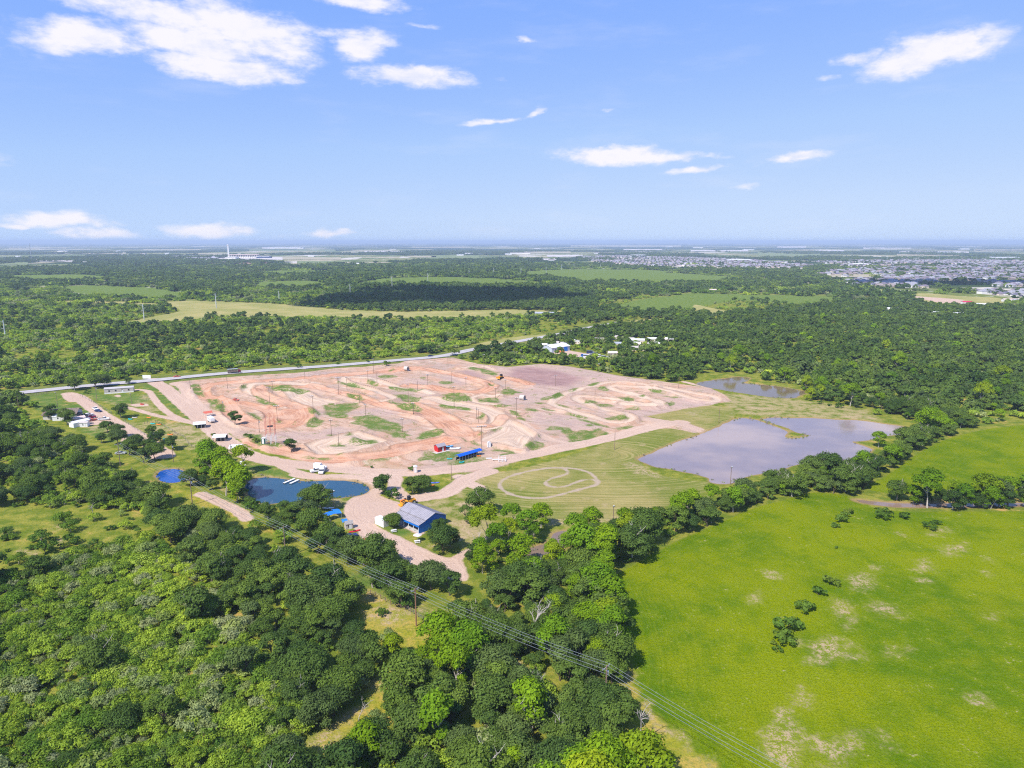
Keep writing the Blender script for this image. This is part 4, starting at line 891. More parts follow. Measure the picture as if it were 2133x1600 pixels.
for (k, sp, r0, r1) in (('oak', 7.6, 620, 1300), ('mesquite', 5.6, 700, 1300), ('lime', 11, 620, 1300)):
    x, y = scatter(k, sp, r0, r1, .74)
    for a, b in zip(x, y): MASS[k].append((a, b, RNG.uniform(.75, 1.25), RNG.uniform(0, math.tau)))
FARPTS = {'oak': [], 'mesquite': []}
for (k, sp, r0, r1) in (('oak', 21, 1300, 3300), ('mesquite', 21, 1300, 3300)):
    x, y = scatter(k, sp, r0, r1, .70)
    for a, b in zip(x, y): FARPTS[k].append((a, b, RNG.uniform(.8, 1.25), RNG.uniform(0, math.tau)))
def far_wood(sp, r0, r1):
    gx = np.arange(-r1 * .72, r1 * .72, sp); gy = np.arange(r0 * .6, r1, sp); Gx, Gy = np.meshgrid(gx, gy)
    x = Gx.ravel() + RNG.uniform(-.5, .5, Gx.size) * sp; y = Gy.ravel() + RNG.uniform(-.5, .5, Gx.size) * sp
    rr = np.hypot(x, y); m = (rr > r0) & (rr < r1) & (np.abs(np.arctan2(x, y)) < .68); x, y = x[m], y[m]
    m = wood_at(x, y) + RNG.normal(0, .2, len(x)) > .82
    return [(a, b, 1.0 * RNG.uniform(.8, 1.4), RNG.uniform(0, math.tau)) for a, b in zip(x[m], y[m])]
FARPTS['oak'] += far_wood(42, 3300, 7500)

# ------------------------------------------------------------------ masses of trees as point clouds carrying whole tree meshes
def mass(name, meshes, pts, label, seed):
    pc = bpy.data.collections.new(name + "_forms")
    for j, me in enumerate(meshes): pc.objects.link(bpy.data.objects.new("%s_form_%02d" % (name, j), me))
    P = np.array(pts); z = np.array([zs(a, b) for a, b in P[:, :2]])
    me = bpy.data.meshes.new(name); me.vertices.add(len(P)); me.vertices.foreach_set('co', np.stack([P[:, 0], P[:, 1], z - .1], 1).astype(np.float32).ravel())
    for n_, v in (('sc', P[:, 2]), ('rt', P[:, 3])):
        a_ = me.attributes.new(n_, 'FLOAT', 'POINT'); a_.data.foreach_set('value', v.astype(np.float32))
    o = link(bpy.data.objects.new(name, me)); tag(o, label, None, None, "stuff")
    g = bpy.data.node_groups.new(name, 'GeometryNodeTree')
    g.interface.new_socket("Geometry", in_out='INPUT', socket_type='NodeSocketGeometry'); g.interface.new_socket("Geometry", in_out='OUTPUT', socket_type='NodeSocketGeometry')
    G = g.nodes; L = g.links; gi = G.new('NodeGroupInput'); go = G.new('NodeGroupOutput')
    iop = G.new('GeometryNodeInstanceOnPoints'); ci = G.new('GeometryNodeCollectionInfo'); ci.inputs['Collection'].default_value = pc; ci.inputs['Separate Children'].default_value = True
    iop.inputs['Pick Instance'].default_value = True
    rnd = G.new('FunctionNodeRandomValue'); rnd.data_type = 'INT'; rnd.inputs[4].default_value = 0; rnd.inputs[5].default_value = len(meshes) - 1; rnd.inputs['Seed'].default_value = seed
    L.new(rnd.outputs[2], iop.inputs['Instance Index'])
    s_ = G.new('GeometryNodeInputNamedAttribute'); s_.data_type = 'FLOAT'; s_.inputs[0].default_value = 'sc'
    r_ = G.new('GeometryNodeInputNamedAttribute'); r_.data_type = 'FLOAT'; r_.inputs[0].default_value = 'rt'
    cb = G.new('ShaderNodeCombineXYZ'); L.new(r_.outputs[0], cb.inputs[2])
    e2 = G.new('FunctionNodeEulerToRotation'); L.new(cb.outputs[0], e2.inputs[0])
    m2p = G.new('GeometryNodeMeshToPoints')
    L.new(gi.outputs[0], m2p.inputs[0]); L.new(m2p.outputs[0], iop.inputs['Points']); L.new(ci.outputs[0], iop.inputs['Instance'])
    L.new(e2.outputs[0], iop.inputs['Rotation']); L.new(s_.outputs[0], iop.inputs['Scale']); L.new(iop.outputs[0], go.inputs[0])
    md = o.modifiers.new("grow", 'NODES'); md.node_group = g
    return o
print("TREES", {k: len(v) for k, v in MASS.items()}, cnt, {k: len(v) for k, v in FARPTS.items()})
def whole(cr, tr):
    """crown and trunk of one near tree as a single form for the masses"""
    bm = bmesh.new(); bm.from_mesh(cr); n0 = len(bm.faces); bm.from_mesh(tr); bm.faces.ensure_lookup_table()
    for f in bm.faces[n0:]: f.material_index = 1
    me = bpy.data.meshes.new(cr.name); bm.to_mesh(me); bm.free(); me.materials.append(cr.materials[0]); me.materials.append(tr.materials[0]); return me
NEARM = {k: [whole(*t) for t in TREES[k]] for k in TREES}
def split(k, r): return [p for p in MASS[k] if math.hypot(p[0], p[1]) < r], [p for p in MASS[k] if math.hypot(p[0], p[1]) >= r]
for k, r, nm, la, lb, sd in (('oak', 470, "oak_woodland", "dark oak woodland close behind the single oaks", "dark oak woodland spreading behind the track and road", 1), ('mesquite', 430, "mesquite_scrub", "bright mesquite scrub filling the lower left", "green mesquite scrub beyond the asphalt road", 2), ('lime', 470, "lime_thicket", "lime green trees in the near wood", "scattered lime green trees in the far woods", 3), ('bush', 420, "undergrowth", "low bushes through the near woods", "low bushes through the farther woods", 4)):
    na, fb = split(k, r)
    if na: mass(nm, NEARM[k], na, la, sd)
    if fb: mass(nm, MID[k], fb, lb, sd + 20)
mass("distant_forest", FARC['oak'], FARPTS['oak'], "dark forest belts on the far plain", 5)
mass("distant_scrub", FARC['mesquite'], FARPTS['mesquite'], "pale green scrub on the far plain", 6)

# reeds and rank grass along the waterlines
rp = []
for k_, q in PONDS.items():
    if k_ in ("far_stock_pond", "creek"): continue
    for i in range(len(q)):
        a_, b_ = q[i - 1], q[i]; L_ = np.linalg.norm(b_ - a_)
        for t in np.arange(0, L_, 1.1):
            if RNG.random() < .55:
                c_ = a_ + (b_ - a_) * t / max(L_, .01) + RNG.normal(0, 1.1, 2)
                if fbm(np.array([c_[0]]), np.array([c_[1]]), 14, 2, 9)[0] > .47 and -4.5 < attr_at('water', c_[0], c_[1]) < .8: rp.append((c_[0], c_[1], RNG.uniform(.25, .6), RNG.uniform(0, 6.28)))
reed = [joined("reed_clump", [(390 + i, 0, 0, 1, 1.3, [1.6, 2.0][i], .05, 6, 110, .35)], LM[['mesquite', 'gray'][i]]) for i in range(2)]
mass("reeds", reed, rp, "reeds and rank grass along the pond banks", 31)

# ------------------------------------------------------------------ builders for made things
class MB:
    """collects solids into one mesh"""
    def __init__(s): s.V = []; s.F = []
    def box(s, cx, cy, cz, sx, sy, sz, rz=0.0, taper=1.0):
        b = len(s.V); c_, n_ = math.cos(rz), math.sin(rz)
        for dz, t in ((-.5, 1.0), (.5, taper)):
            for dx, dy in ((-.5, -.5), (.5, -.5), (.5, .5), (-.5, .5)):
                x, y = dx * sx * t, dy * sy * t
                s.V.append((cx + x * c_ - y * n_, cy + x * n_ + y * c_, cz + dz * sz))
        s.F += [tuple(b + i for i in f) for f in ((3, 2, 1, 0), (4, 5, 6, 7), (0, 1, 5, 4), (1, 2, 6, 5), (2, 3, 7, 6), (3, 0, 4, 7))]
        return s
    def prism(s, prof, y0, y1, axis='y'):
        """profile of (a, z) points, counter-clockwise, run along the axis"""
        b = len(s.V); n = len(prof)
        for y in (y0, y1):
            for a, z in prof: s.V.append((a, y, z) if axis == 'y' else (y, a, z))
        s.F.append(tuple(b + i for i in range(n))); s.F.append(tuple(b + n + i for i in reversed(range(n))))
        for i in range(n): s.F.append((b + i, b + n + i, b + n + (i + 1) % n, b + (i + 1) % n))
        return s
    def tube(s, p0, p1, r0, r1=None, seg=8, cap=True):
        r1 = r0 if r1 is None else r1; p0, p1 = Vector(p0), Vector(p1); d = (p1 - p0).normalized(); u = d.orthogonal().normalized(); v = d.cross(u); b = len(s.V)
        for p, r in ((p0, r0), (p1, r1)):
            for i in range(seg):
                a = i / seg * math.tau; s.V.append(tuple(p + (u * math.cos(a) + v * math.sin(a)) * r))
        for i in range(seg): s.F.append((b + i, b + (i + 1) % seg, b + seg + (i + 1) % seg, b + seg + i))
        if cap: s.F.append(tuple(b + i for i in reversed(range(seg)))); s.F.append(tuple(b + seg + i for i in range(seg)))
        return s
    def slab(s, pts, t):
        """flat polygon with thickness t downwards"""
        b = len(s.V); n = len(pts)
        for p in pts: s.V.append(tuple(p))
        for p in pts: s.V.append((p[0], p[1], p[2] - t))
        s.F.append(tuple(b + i for i in range(n))); s.F.append(tuple(b + n + i for i in reversed(range(n))))
        for i in range(n): s.F.append((b + i, b + n + i, b + n + (i + 1) % n, b + (i + 1) % n))
        return s
    def mesh(s, name, m, smooth_sh=False):
        me = bpy.data.meshes.new(name); me.from_pydata(s.V, [], s.F); me.update()
        bm = bmesh.new(); bm.from_mesh(me); bmesh.ops.recalc_face_normals(bm, faces=bm.faces); bm.to_mesh(me); bm.free()
        me.materials.append(m)
        if smooth_sh:
            for p in me.polygons: p.use_smooth = True
        return me
    def part(s, name, m, parent, smooth_sh=False):
        return link(bpy.data.objects.new(name, s.mesh(name, m, smooth_sh)), parent)
def copy_tree(o, parent=None):
    c_ = o.copy(); COL.objects.link(c_)
    if parent is not None: c_.parent = parent
    for ch in list(o.children): copy_tree(ch, c_)
    return c_
def heading(k, a, b):
    p, q = at(*cp(k, *a)), at(*cp(k, *b)); return math.atan2(q.y - p.y, q.x - p.x)
m_white = mat("white_metal", (0.78, 0.77, 0.76), .5, var=.06); m_red = mat("red_paint", (0.55, 0.02, 0.025), .5, var=.1); m_blue = mat("blue_steel", (0.012, 0.16, 0.60), .45, var=.12)
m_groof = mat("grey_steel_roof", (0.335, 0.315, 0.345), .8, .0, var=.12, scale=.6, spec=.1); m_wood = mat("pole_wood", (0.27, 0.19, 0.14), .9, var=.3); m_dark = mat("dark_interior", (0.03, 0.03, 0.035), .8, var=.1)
m_glass = mat("car_glass", (0.02, 0.025, 0.035), .12, spec=.6, var=.05); m_tyre = mat("tyre_rubber", (0.022, 0.022, 0.024), .85); m_conc = mat("concrete", (0.55, 0.50, 0.46), .9, var=.12); m_steel = mat("galvanised_steel", (0.52, 0.54, 0.56), .45, .5, var=.1)
m_blueroof = mat("bright_blue_roof", (0.006, 0.105, 0.62), .45, var=.10, scale=.8); m_tealwall = mat("teal_wall", (0.03, 0.36, 0.44), .6, var=.1); m_orange = mat("orange_plastic", (0.80, 0.22, 0.02), .5); m_teal = mat("teal_plastic", (0.02, 0.42, 0.42), .5); m_tan = mat("tan_siding", (0.52, 0.46, 0.42), .75, var=.1)
m_brownroof = mat("brown_shingle", (0.235, 0.175, 0.145), .9, var=.25, scale=1.5); m_yel = mat("machine_yellow", (0.75, 0.33, 0.02), .5, var=.15); m_redwood = mat("red_oxide", (0.60, 0.14, 0.09), .7); m_maroon = mat("maroon_paint", (0.20, 0.01, 0.05), .3); m_navy = mat("navy_paint", (0.01, 0.03, 0.14), .3)
m_silver = mat("silver_paint", (0.55, 0.56, 0.58), .35, .3); m_black = mat("black_paint", (0.015, 0.015, 0.018), .4); m_pinkw = mat("faded_pink", (0.72, 0.56, 0.50), .7); m_tarp = mat("blue_tarp", (0.02, 0.20, 0.72), .6, var=.15, scale=.8); m_redbr = mat("red_steel", (0.68, 0.20, 0.15), .6); m_lamp = mat("floodlight_housing", (0.70, 0.72, 0.75), .35, .3)
m_grayw = mat("weathered_plank", (0.36, 0.33, 0.31), .9, var=.2)
LBL = {}
def root(name, label, cat, loc, rz=0.0, group=None): return tag(empty(name, loc, rz), label, cat, group)

# ---- pitched-roof building: footprint L (along x) by W (along y), eave height e, ridge height r
def gable(name, label, cat, loc, rz, L, Wd, e, r, mw, mr, over=.4, win=0, door=True, group=None, base=None, ridge_x=True):
    o = root(name, label, cat, loc, rz, group)
    w = MB(); h = Wd / 2
    w.prism([(-h, -.3), (h, -.3), (h, e), (0, r), (-h, e)], -L / 2, L / 2, 'x'); w.part("wall", mw, o)
    hw = h + over; sl_ = (r - e) / h; rf = MB()
    rf.prism([(-hw, e - over * sl_ + .03), (0, r + .03), (hw, e - over * sl_ + .03), (hw, e - over * sl_ + .17), (0, r + .18), (-hw, e - over * sl_ + .17)], -L / 2 - over, L / 2 + over, 'x'); rf.part("roof", mr, o)
    for i in range(win):
        x = -L / 2 + (i + .75) * L / (win + .5)
        for s_ in (-1, 1):
            MB().box(x, s_ * (h + .015), e * .58, .95, .06, .95).part("window", m_glass, o)
    if door: MB().box(L * .12, -(h + .03), 1.0, .95, .07, 2.0).part("door", m_white, o)
    if base: MB().box(0, 0, .06, base[0], base[1], .12).part("slab", m_conc, o)
    return o
# ---- shelter: roof on posts
def shelter(name, label, loc, rz, L, Wd, e, r, mr, side=None, group=None, posts=4, curved=False):
    o = root(name, label, "shelter", loc, rz, group); h = Wd / 2
    n = 6 if curved else 2; top = []
    for i in range(n + 1):
        t = i / n; y = -h + Wd * t; z = e + (r - e) * (math.sin(math.pi * t) if curved else 1 - abs(2 * t - 1)); top.append((y, z))
    prof = top + [(y, z - .12) for y, z in reversed(top)]
    MB().prism(prof, -L / 2, L / 2, 'x').part("roof", mr, o)
    for i in range(posts):
        x = -L / 2 + .3 + (L - .6) * i / (posts - 1)
        for s_ in (-1, 1): MB().tube((x, s_ * (h - .2), -.3), (x, s_ * (h - .2), e - .03), .09, seg=6).part("post", m_steel, o)
    if side:
        MB().box(0, h - .25, (e - .5) / 2 + .1, L - .7, .08, e - .55).part("back_panel", side, o)
    return o
# ---- road vehicles
def wheel(parent, x, y, r=.34, w=.22):
    t = MB().tube((x, y - w / 2, r), (x, y + w / 2, r), r, seg=12).part("wheel", m_tyre, parent)
    MB().tube((x, y - w / 2 - .012, r), (x, y + w / 2 + .012, r), r * .55, seg=8).part("rim", m_silver, t); return t
def car(name, label, cat, loc, rz, paint, kind='suv', group=None):
    o = root(name, label, cat, loc, rz, group); L, Wd = {'suv': (4.8, 1.95), 'sedan': (4.7, 1.85), 'pickup': (5.7, 2.05), 'van': (5.6, 2.1)}[kind]; a = L / 2
    P = {'suv': [(-a, .35), (a, .35), (a, .85), (a - .15, 1.0), (a - 1.25, 1.12), (-a + .1, 1.12), (-a, .9)], 'sedan': [(-a, .32), (a, .32), (a, .72), (a - .2, .85), (a - 1.3, .95), (-a + .7, .98), (-a, .88)],
         'pickup': [(-a, .45), (a, .45), (a, 1.0), (a - .15, 1.12), (a - 1.4, 1.2), (-a, 1.18)], 'van': [(-a, .4), (a, .4), (a, .95), (a - .2, 1.15), (a - .9, 1.3), (-a, 1.3)]}[kind]
    MB().prism([(x, z) for x, z in P], -Wd / 2, Wd / 2).part("body", paint, o)
    C_ = {'suv': (-a + .15, a - 1.5, 1.12, 1.72, .35, .75), 'sedan': (-a + .75, a - 1.45, .97, 1.42, .55, .8), 'pickup': (-a + 2.2, a - 1.5, 1.19, 1.85, .3, .65), 'van': (-a + .05, a - 1.1, 1.3, 2.1, .08, .6)}[kind]
    x0, x1, z0, z1, t0, t1 = C_; g = Wd / 2 - .08
    MB().prism([(x0, z0), (x1, z0), (x1 - t1, z1 - .08), (x0 + t0, z1 - .08)], -g, g).part("window", m_glass, o)
    MB().prism([(x0 + t0 - .05, z1 - .08), (x1 - t1 + .05, z1 - .08), (x1 - t1 - .05, z1), (x0 + t0 + .05, z1)], -g + .04, g - .04).part("roof", paint, o)
    if kind == 'pickup':
        MB().box(-a + 1.1, 0, 1.185, 1.9, Wd - .3, .04).part("bed", m_black, o)
    for s_ in (-1, 1):
        for x in (-a + .95, a - .95): wheel(o, x, s_ * (Wd / 2 - .1), .36)
        MB().box(a + .01, s_ * (Wd / 2 - .3), .75, .05, .35, .18).part("headlight", m_lamp, o)
    return o
# ---- kayak / boat hull
def kayak(label, loc, rz, m, L=3.4, cat="kayak", name="kayak", w=.42, h=.34):
    V = []; F_ = []; n = 10; sec = 8
    for i in range(n + 1):
        t = i / n * 2 - 1; ww = w * math.sqrt(max(0.0, 1 - t * t)) + .03; hh = h * (.75 + .3 * abs(t) ** 3)
        for j in range(sec):
            a_ = j / sec * math.tau; V.append((t * L / 2, ww * math.cos(a_), hh * .5 + hh * .5 * math.sin(a_)))
    for i in range(n):
        for j in range(sec): F_.append((i * sec + j, i * sec + (j + 1) % sec, (i + 1) * sec + (j + 1) % sec, (i + 1) * sec + j))
    b = MB(); b.V = V; b.F = F_ + [tuple(range(sec)), tuple(range(n * sec, (n + 1) * sec))]
    o = root(name, label, cat, loc, rz); b.part("hull", m, o, True); MB().box(-.1, 0, h * 1.02, .9, .42, .06).part("cockpit", m_black, o); return o

# ------------------------------------------------------------------ barn
pa, pb, pc_ = (at(*cp(12, 1068, 655), z=3.0), at(*cp(12, 1352, 778), z=3.0), at(*cp(12, 1680, 672), z=3.0))
ax = (pb - pa); Lb = ax.length * 1.0; ax.normalize(); ay = Vector((-ax.y, ax.x, 0)); Wb = abs((pc_ - pb).dot(ay)); ang_b = math.atan2(ax.y, ax.x)
ctr_b = pa + ax * (Lb / 2) + ay * (Wb / 2); ctr_b.z = zs(ctr_b.x, ctr_b.y)
print("BARN", round(Lb, 1), round(Wb, 1), ctr_b)
o = root("barn", "open sided barn with grey steel roof and blue walls by the yard", "barn", ctr_b, ang_b)
h = Wb / 2; e1, e2, rg_ = 3.0, 3.9, 5.6; yl = -h + Wb * .27
rf = MB().prism([(-h, e1), (yl, e2), (yl, e2 + .14), (-h, e1 + .14)], -Lb / 2, Lb / 2, 'x').part("lean_to_roof", m_groof, o)
MB().prism([(yl - .5, e2 + .22), (0.08 * Wb, rg_), (0.08 * Wb, rg_ + .15), (yl - .5, e2 + .36)], -Lb / 2 - .3, Lb / 2 + .3, 'x').part("roof", m_groof, o)
MB().prism([(0.08 * Wb, rg_), (h, e1 + .3), (h, e1 + .45), (0.08 * Wb, rg_ + .15)], -Lb / 2 - .3, Lb / 2 + .3, 'x').part("roof", m_groof, o)
sm = MB()
for i in range(int(Lb / 0.9)):
    x = -Lb / 2 + .4 + i * .9
    sm.slab([(x, -h, e1 + .20), (x + .04, -h, e1 + .20), (x + .04, yl - .5, e2 + .02 + .14), (x, yl - .5, e2 + .02 + .14)], .05)
    sm.slab([(x, yl - .5, e2 + .42), (x + .04, yl - .5, e2 + .42), (x + .04, .08 * Wb, rg_ + .21), (x, .08 * Wb, rg_ + .21)], .05)
    sm.slab([(x, .08 * Wb, rg_ + .21), (x + .04, .08 * Wb, rg_ + .21), (x + .04, h, e1 + .51), (x, h, e1 + .51)], .05)
sm.part("roof_seams", m_groof, o)["kind"] = "stuff"
# walls: back wall, gable ends, fascia band, posts
MB().box(0, yl + .6, e2 / 2 - .1, Lb - .4, .15, e2).part("inner_wall", m_blue, o)
MB().prism([(-h + .1, -.3), (h - .1, -.3), (h - .1, e1 + .25), (0.08 * Wb, rg_ - .05), (yl, e2 - .05), (-h + .1, e1 - .05)], Lb / 2 - .25, Lb / 2 - .1, 'x').part("gable_wall", m_blue, o)
MB().prism([(yl, -.3), (h - .1, -.3), (h - .1, e1 + .25), (0.08 * Wb, rg_ - .05), (yl, e2 - .05)], -Lb / 2 + .1, -Lb / 2 + .25, 'x').part("gable_wall", m_blue, o)
MB().box(0, -h + .1, e1 - .4, Lb - .2, .1, .75).part("fascia", m_blue, o)
MB().box(0, 0, .05, Lb - .3, Wb - .4, .12).part("slab", m_conc, o)
for i in range(6): MB().box(-Lb / 2 + .4 + i * (Lb - .8) / 5, -h + .15, e1 / 2 - .3, .16, .16, e1 - .2).part("post", m_white, o)
MB().box(-Lb * .1, yl + .5, 1.25, 3.2, .06, 2.5).part("doorway", m_dark, o)
BARN = (ctr_b.x, ctr_b.y)
# white container, picnic table, sunshade beside the barn
def at_cr(k, x, y): p = gp(k, x, y); return p
p = gp(12, 945, 765); o = root("shipping_container", "white storage container beside the barn's left end", "container", p, heading(12, (880, 745), (965, 785)) + math.pi / 2)
MB().box(0, 0, 1.3, 2.5, 5.2, 2.6).part("body", m_white, o)
for i in range(12): MB().box(1.27, -2.4 + i * .43, 1.3, .05, .16, 2.4).part("rib", m_white, o)
for s_ in (-1, 1): MB().box(s_ * .6, -2.62, 1.3, 1.15, .06, 2.4).part("door", m_white, o)
def picnic(label, loc, rz, m):
    o = root("picnic_table", label, "table", loc, rz)
    for i in range(4): MB().box(0, -.36 + i * .24, .76, 1.9, .21, .05).part("table_plank", m, o)
    for s_ in (-1, 1):
        MB().box(0, s_ * .75, .45, 1.9, .26, .05).part("seat", m, o); MB().box(s_ * .7, 0, .36, .09, 1.4, .09).part("brace", m, o)
        for t in (-1, 1): MB().tube((s_ * .7, t * .65, -.05), (s_ * .7, t * .2, .74), .05, seg=6).part("leg", m, o)
    return o
picnic("pale grey picnic table on grass in front of the barn", gp(12, 1075, 845), .4, m_white)
p = gp(12, 1335, 965); picnic("white picnic table beside the pink sunshade", p, .3, m_white)
p = gp(12, 1340, 945); o = root("sunshade", "faded pink and white sunshade on a post near the barn", "umbrella", p)
MB().tube((0, 0, -.3), (0, 0, 2.5), .05, seg=6).part("pole", m_white, o)
for i in range(8):
    a0, a1 = i / 8 * math.tau, (i + 1) / 8 * math.tau
    b = MB(); b.slab([(0, 0, 2.75), (1.5 * math.cos(a0), 1.5 * math.sin(a0), 2.2), (1.5 * math.cos(a1), 1.5 * math.sin(a1), 2.2)], .03); b.part("canopy_panel", m_pinkw if i % 2 else m_white, o)
# wheel loader
p = gp(12, 1245, 535); o = root("wheel_loader", "rusty orange wheel loader parked above the barn", "loader", p, heading(12, (1330, 480), (1130, 520)))
MB().prism([(-2.6, .7), (1.2, .7), (1.4, 1.3), (.6, 1.7), (-.4, 1.9), (-2.5, 1.8)], -.9, .9).part("body", m_yel, o)
MB().prism([(-.6, 1.8), (.7, 1.7), (.45, 3.1), (-.45, 3.1)], -.75, .75).part("cab", m_dark, o); MB().box(0, 0, 3.18, 1.3, 1.7, .14).part("cab_roof", m_black, o)
for x in (-1.7, 1.5):
    for s_ in (-1, 1): wheel(o, x, s_ * 1.05, .8, .55)
for s_ in (-1, 1): MB().tube((.8, s_ * .6, 1.6), (3.2, s_ * .6, .7), .14, seg=6).part("lift_arm", m_yel, o)
MB().prism([(3.0, .15), (4.2, .12), (3.3, .35), (3.2, 1.2), (3.0, 1.2)], -1.35, 1.35).part("bucket", m_yel, o); MB().tube((-1.6, .4, 1.8), (-1.6, .4, 2.6), .07, seg=6).part("exhaust", m_black, o)
p = gp(12, 1190, 520); o = root("tractor", "small orange tractor standing left of the wheel loader", "tractor", p, heading(12, (1230, 500), (1150, 520)))
MB().prism([(-1.0, .7), (1.6, .6), (1.6, 1.2), (.2, 1.35), (-1.0, 1.2)], -.4, .4).part("body", m_orange, o)
for s_ in (-1, 1): wheel(o, -.8, s_ * .75, .7, .4); wheel(o, 1.2, s_ * .6, .4, .25)
MB().box(-.6, 0, 1.45, .5, .5, .4).part("seat", m_black, o); MB().tube((.9, 0, 1.2), (.9, 0, 2.0), .05, seg=6).part("exhaust", m_black, o)
# blue tarps and the grey shed left of the yard
def canopy(label, pts, z0, z1, name="canopy_tent", m=None):
    """tarp stretched over poles, ridge along its long side"""
    P = [gp(12, *q) for q in pts]; c0 = sum(P, Vector()) / 4; o = root(name, label, "canopy", (c0.x, c0.y, c0.z))
    a_ = [(q - c0) for q in P]; r0 = (a_[0] + a_[3]) / 2; r1 = (a_[1] + a_[2]) / 2; b = MB()
    b.slab([(a_[0].x, a_[0].y, z0), (a_[1].x, a_[1].y, z0), (r1.x, r1.y, z1), (r0.x, r0.y, z1)], .05); b.part("canopy_panel", m or m_tarp, o)
    b = MB(); b.slab([(r0.x, r0.y, z1), (r1.x, r1.y, z1), (a_[2].x, a_[2].y, z0), (a_[3].x, a_[3].y, z0)], .05); b.part("canopy_panel", m or m_tarp, o)
    for q in a_: MB().tube((q.x * .95, q.y * .95, -.3), (q.x * .95, q.y * .95, z0 - .02), .05, seg=6).part("pole", m_steel, o)
canopy("long blue tarp canopy half hidden under the yard oaks", [(200, 740), (360, 680), (430, 700), (280, 760)], 2.3, 2.9)
canopy("blue tarp canopy nearest the pond in the yard", [(380, 660), (450, 650), (500, 700), (420, 705)], 2.3, 2.9)
canopy("small domed blue tarp canopy beside the grey shed", [(488, 765), (545, 755), (570, 785), (505, 790)], 1.8, 2.6)
gable("garden_shed", "small grey shed beside the blue tarps", "shed", gp(12, 575, 800), .5, 2.6, 2.2, 1.9, 2.7, m_tan, m_grayw, .15, 1)
for (x, y, c_, lb, a_) in ((640, 840, m_red, "long red kayak beside the grey shed", .5), (800, 925, m_redwood, "faded red kayak by the yard oaks", .1), (850, 935, m_red, "bright red kayak at the yard's edge", -.1), (590, 950, m_orange, "orange kayak under the yard oaks", -.3), (685, 970, m_orange, "orange kayak at the foot of the yard", -.9)):
    kayak(lb, gp(12, x, y), a_, c_, 4.2, w=.6, h=.5)
car("parked_car", "dark blue car in the shade under the yard oaks", "car", gp(12, 600, 905), .6, m_navy, 'sedan')
kayak("white boat beside the pond pole", gp(12, 345, 585), .1, m_white, 4.5, "boat", "rowing_boat", .8, .6)
for (x, y, c_, lb, a_) in ((1445, 318, m_teal, "teal kayak on the grass beyond the loader", .2), (1475, 333, m_orange, "orange kayak beside the teal one", .2), (1530, 303, mat("blue_plastic", (.10, .16, .62), .5), "blue kayak set apart right of the orange one", .1)):
    kayak(lb, gp(12, x, y), a_, c_, 3.9, w=.6, h=.5)
def privy(label, loc, rz, m, s=1.0):
    o = root("portable_toilet", label, "toilet", loc, rz); MB().box(0, 0, 1.1 * s, 1.3 * s, 1.3 * s, 2.2 * s).part("body", m, o)
    MB().prism([(-.72 * s, 2.2 * s), (.72 * s, 2.2 * s), (0, 2.55 * s)], -.72 * s, .72 * s).part("roof", m_white, o); MB().box(0, -.67 * s, 1.05 * s, .75 * s, .05, 1.9 * s).part("door", m_white, o); return o
privy("faded pink portable toilet by the track road bush", gp(12, 1315, 185), .2, m_pinkw, 1.25)
# ------------------------------------------------------------------ things on and around the track
gable("score_hut", "small red hut with grey roof on a pale slab", "hut", gp(6, 290, 1025), heading(6, (245, 1030), (330, 1010)), 4.6, 3.4, 2.6, 3.6, m_red, mat("hut_roof", (.34, .31, .33), .8), .25, 1, True, None, (8.5, 6.0))
a0 = heading(6, (455, 1100), (640, 1045)); p = gp(6, 545, 1085); L0 = (at(*cp(6, 645, 1045)) - at(*cp(6, 450, 1108))).length
sh = shelter("grandstand_shelter", "long blue roofed spectator shelter beside the track", p, a0, L0, 3.6, 2.4, 3.0, m_blueroof, None, None, 9)
MB().box(0, .3, .45, L0 - 1, .5, .08).part("bench_seat", m_grayw, sh); MB().box(0, 1.2, .8, L0 - 1, .08, 1.3).part("back_panel", m_dark, sh)
kayak("white and blue boat on the grass beside the red hut", gp(6, 425, 1008), .2, m_white, 5.4, "boat", "motor_boat", 1.0, 1.1)
kayak("pale blue boat hull behind the red hut", gp(6, 370, 1000), .3, mat("pale_blue_plastic", (.12, .42, .72), .5), 4.2, "boat", "rowing_boat", .7, .6)
privy("small white booth at the foot of the start pad floodlight", gp(6, 725, 985), .3, m_white, 1.15)
kayak("orange barrier at the right end of the blue shelter", gp(6, 630, 1075), 0, m_orange, 2.6, "barrier", "plastic_barrier", .5, .6)
kayak("teal barrier left of the blue shelter", gp(6, 375, 1100), 0, m_teal, 2.6, "barrier", "plastic_barrier", .5, .7)
kayak("teal barrier in front of the blue shelter", gp(6, 482, 1132), .4, m_teal, 2.6, "barrier", "plastic_barrier", .5, .8)
for x, y, lb in ((725, 1098, "grey plank platform left of the white frame"), (780, 1112, "grey plank platform touching the white frame")):
    o = root("platform", lb, "platform", gp(6, x, y), .1)
    for i in range(4): MB().box(0, -.45 + i * .3, .35, 2.6, .26, .06).part("plank", m_white, o)
    for s_ in (-1, 1): MB().box(s_ * 1.1, 0, .15, .1, 1.1, .34).part("bearer", m_grayw, o)
o = root("bleacher", "white tubular viewing stand beside the track road", "stand", gp(6, 842, 1122), .15)
for i in range(3): MB().box(0, -.8 + i * .8, .5 + i * .5, 3.6, .4, .06).part("bench_seat", m_white, o)
for s_ in (-1, 0, 1):
    MB().tube((s_ * 1.6, -1.0, -.1), (s_ * 1.6, 1.0, 1.6), .07, seg=6).part("stringer", m_white, o)
    MB().tube((s_ * 1.6, 1.0, -.1), (s_ * 1.6, 1.0, 2.6), .07, seg=6).part("post", m_white, o)
MB().tube((-1.6, 1.0, 2.5), (1.6, 1.0, 2.5), .06, seg=6).part("rail", m_white, o)
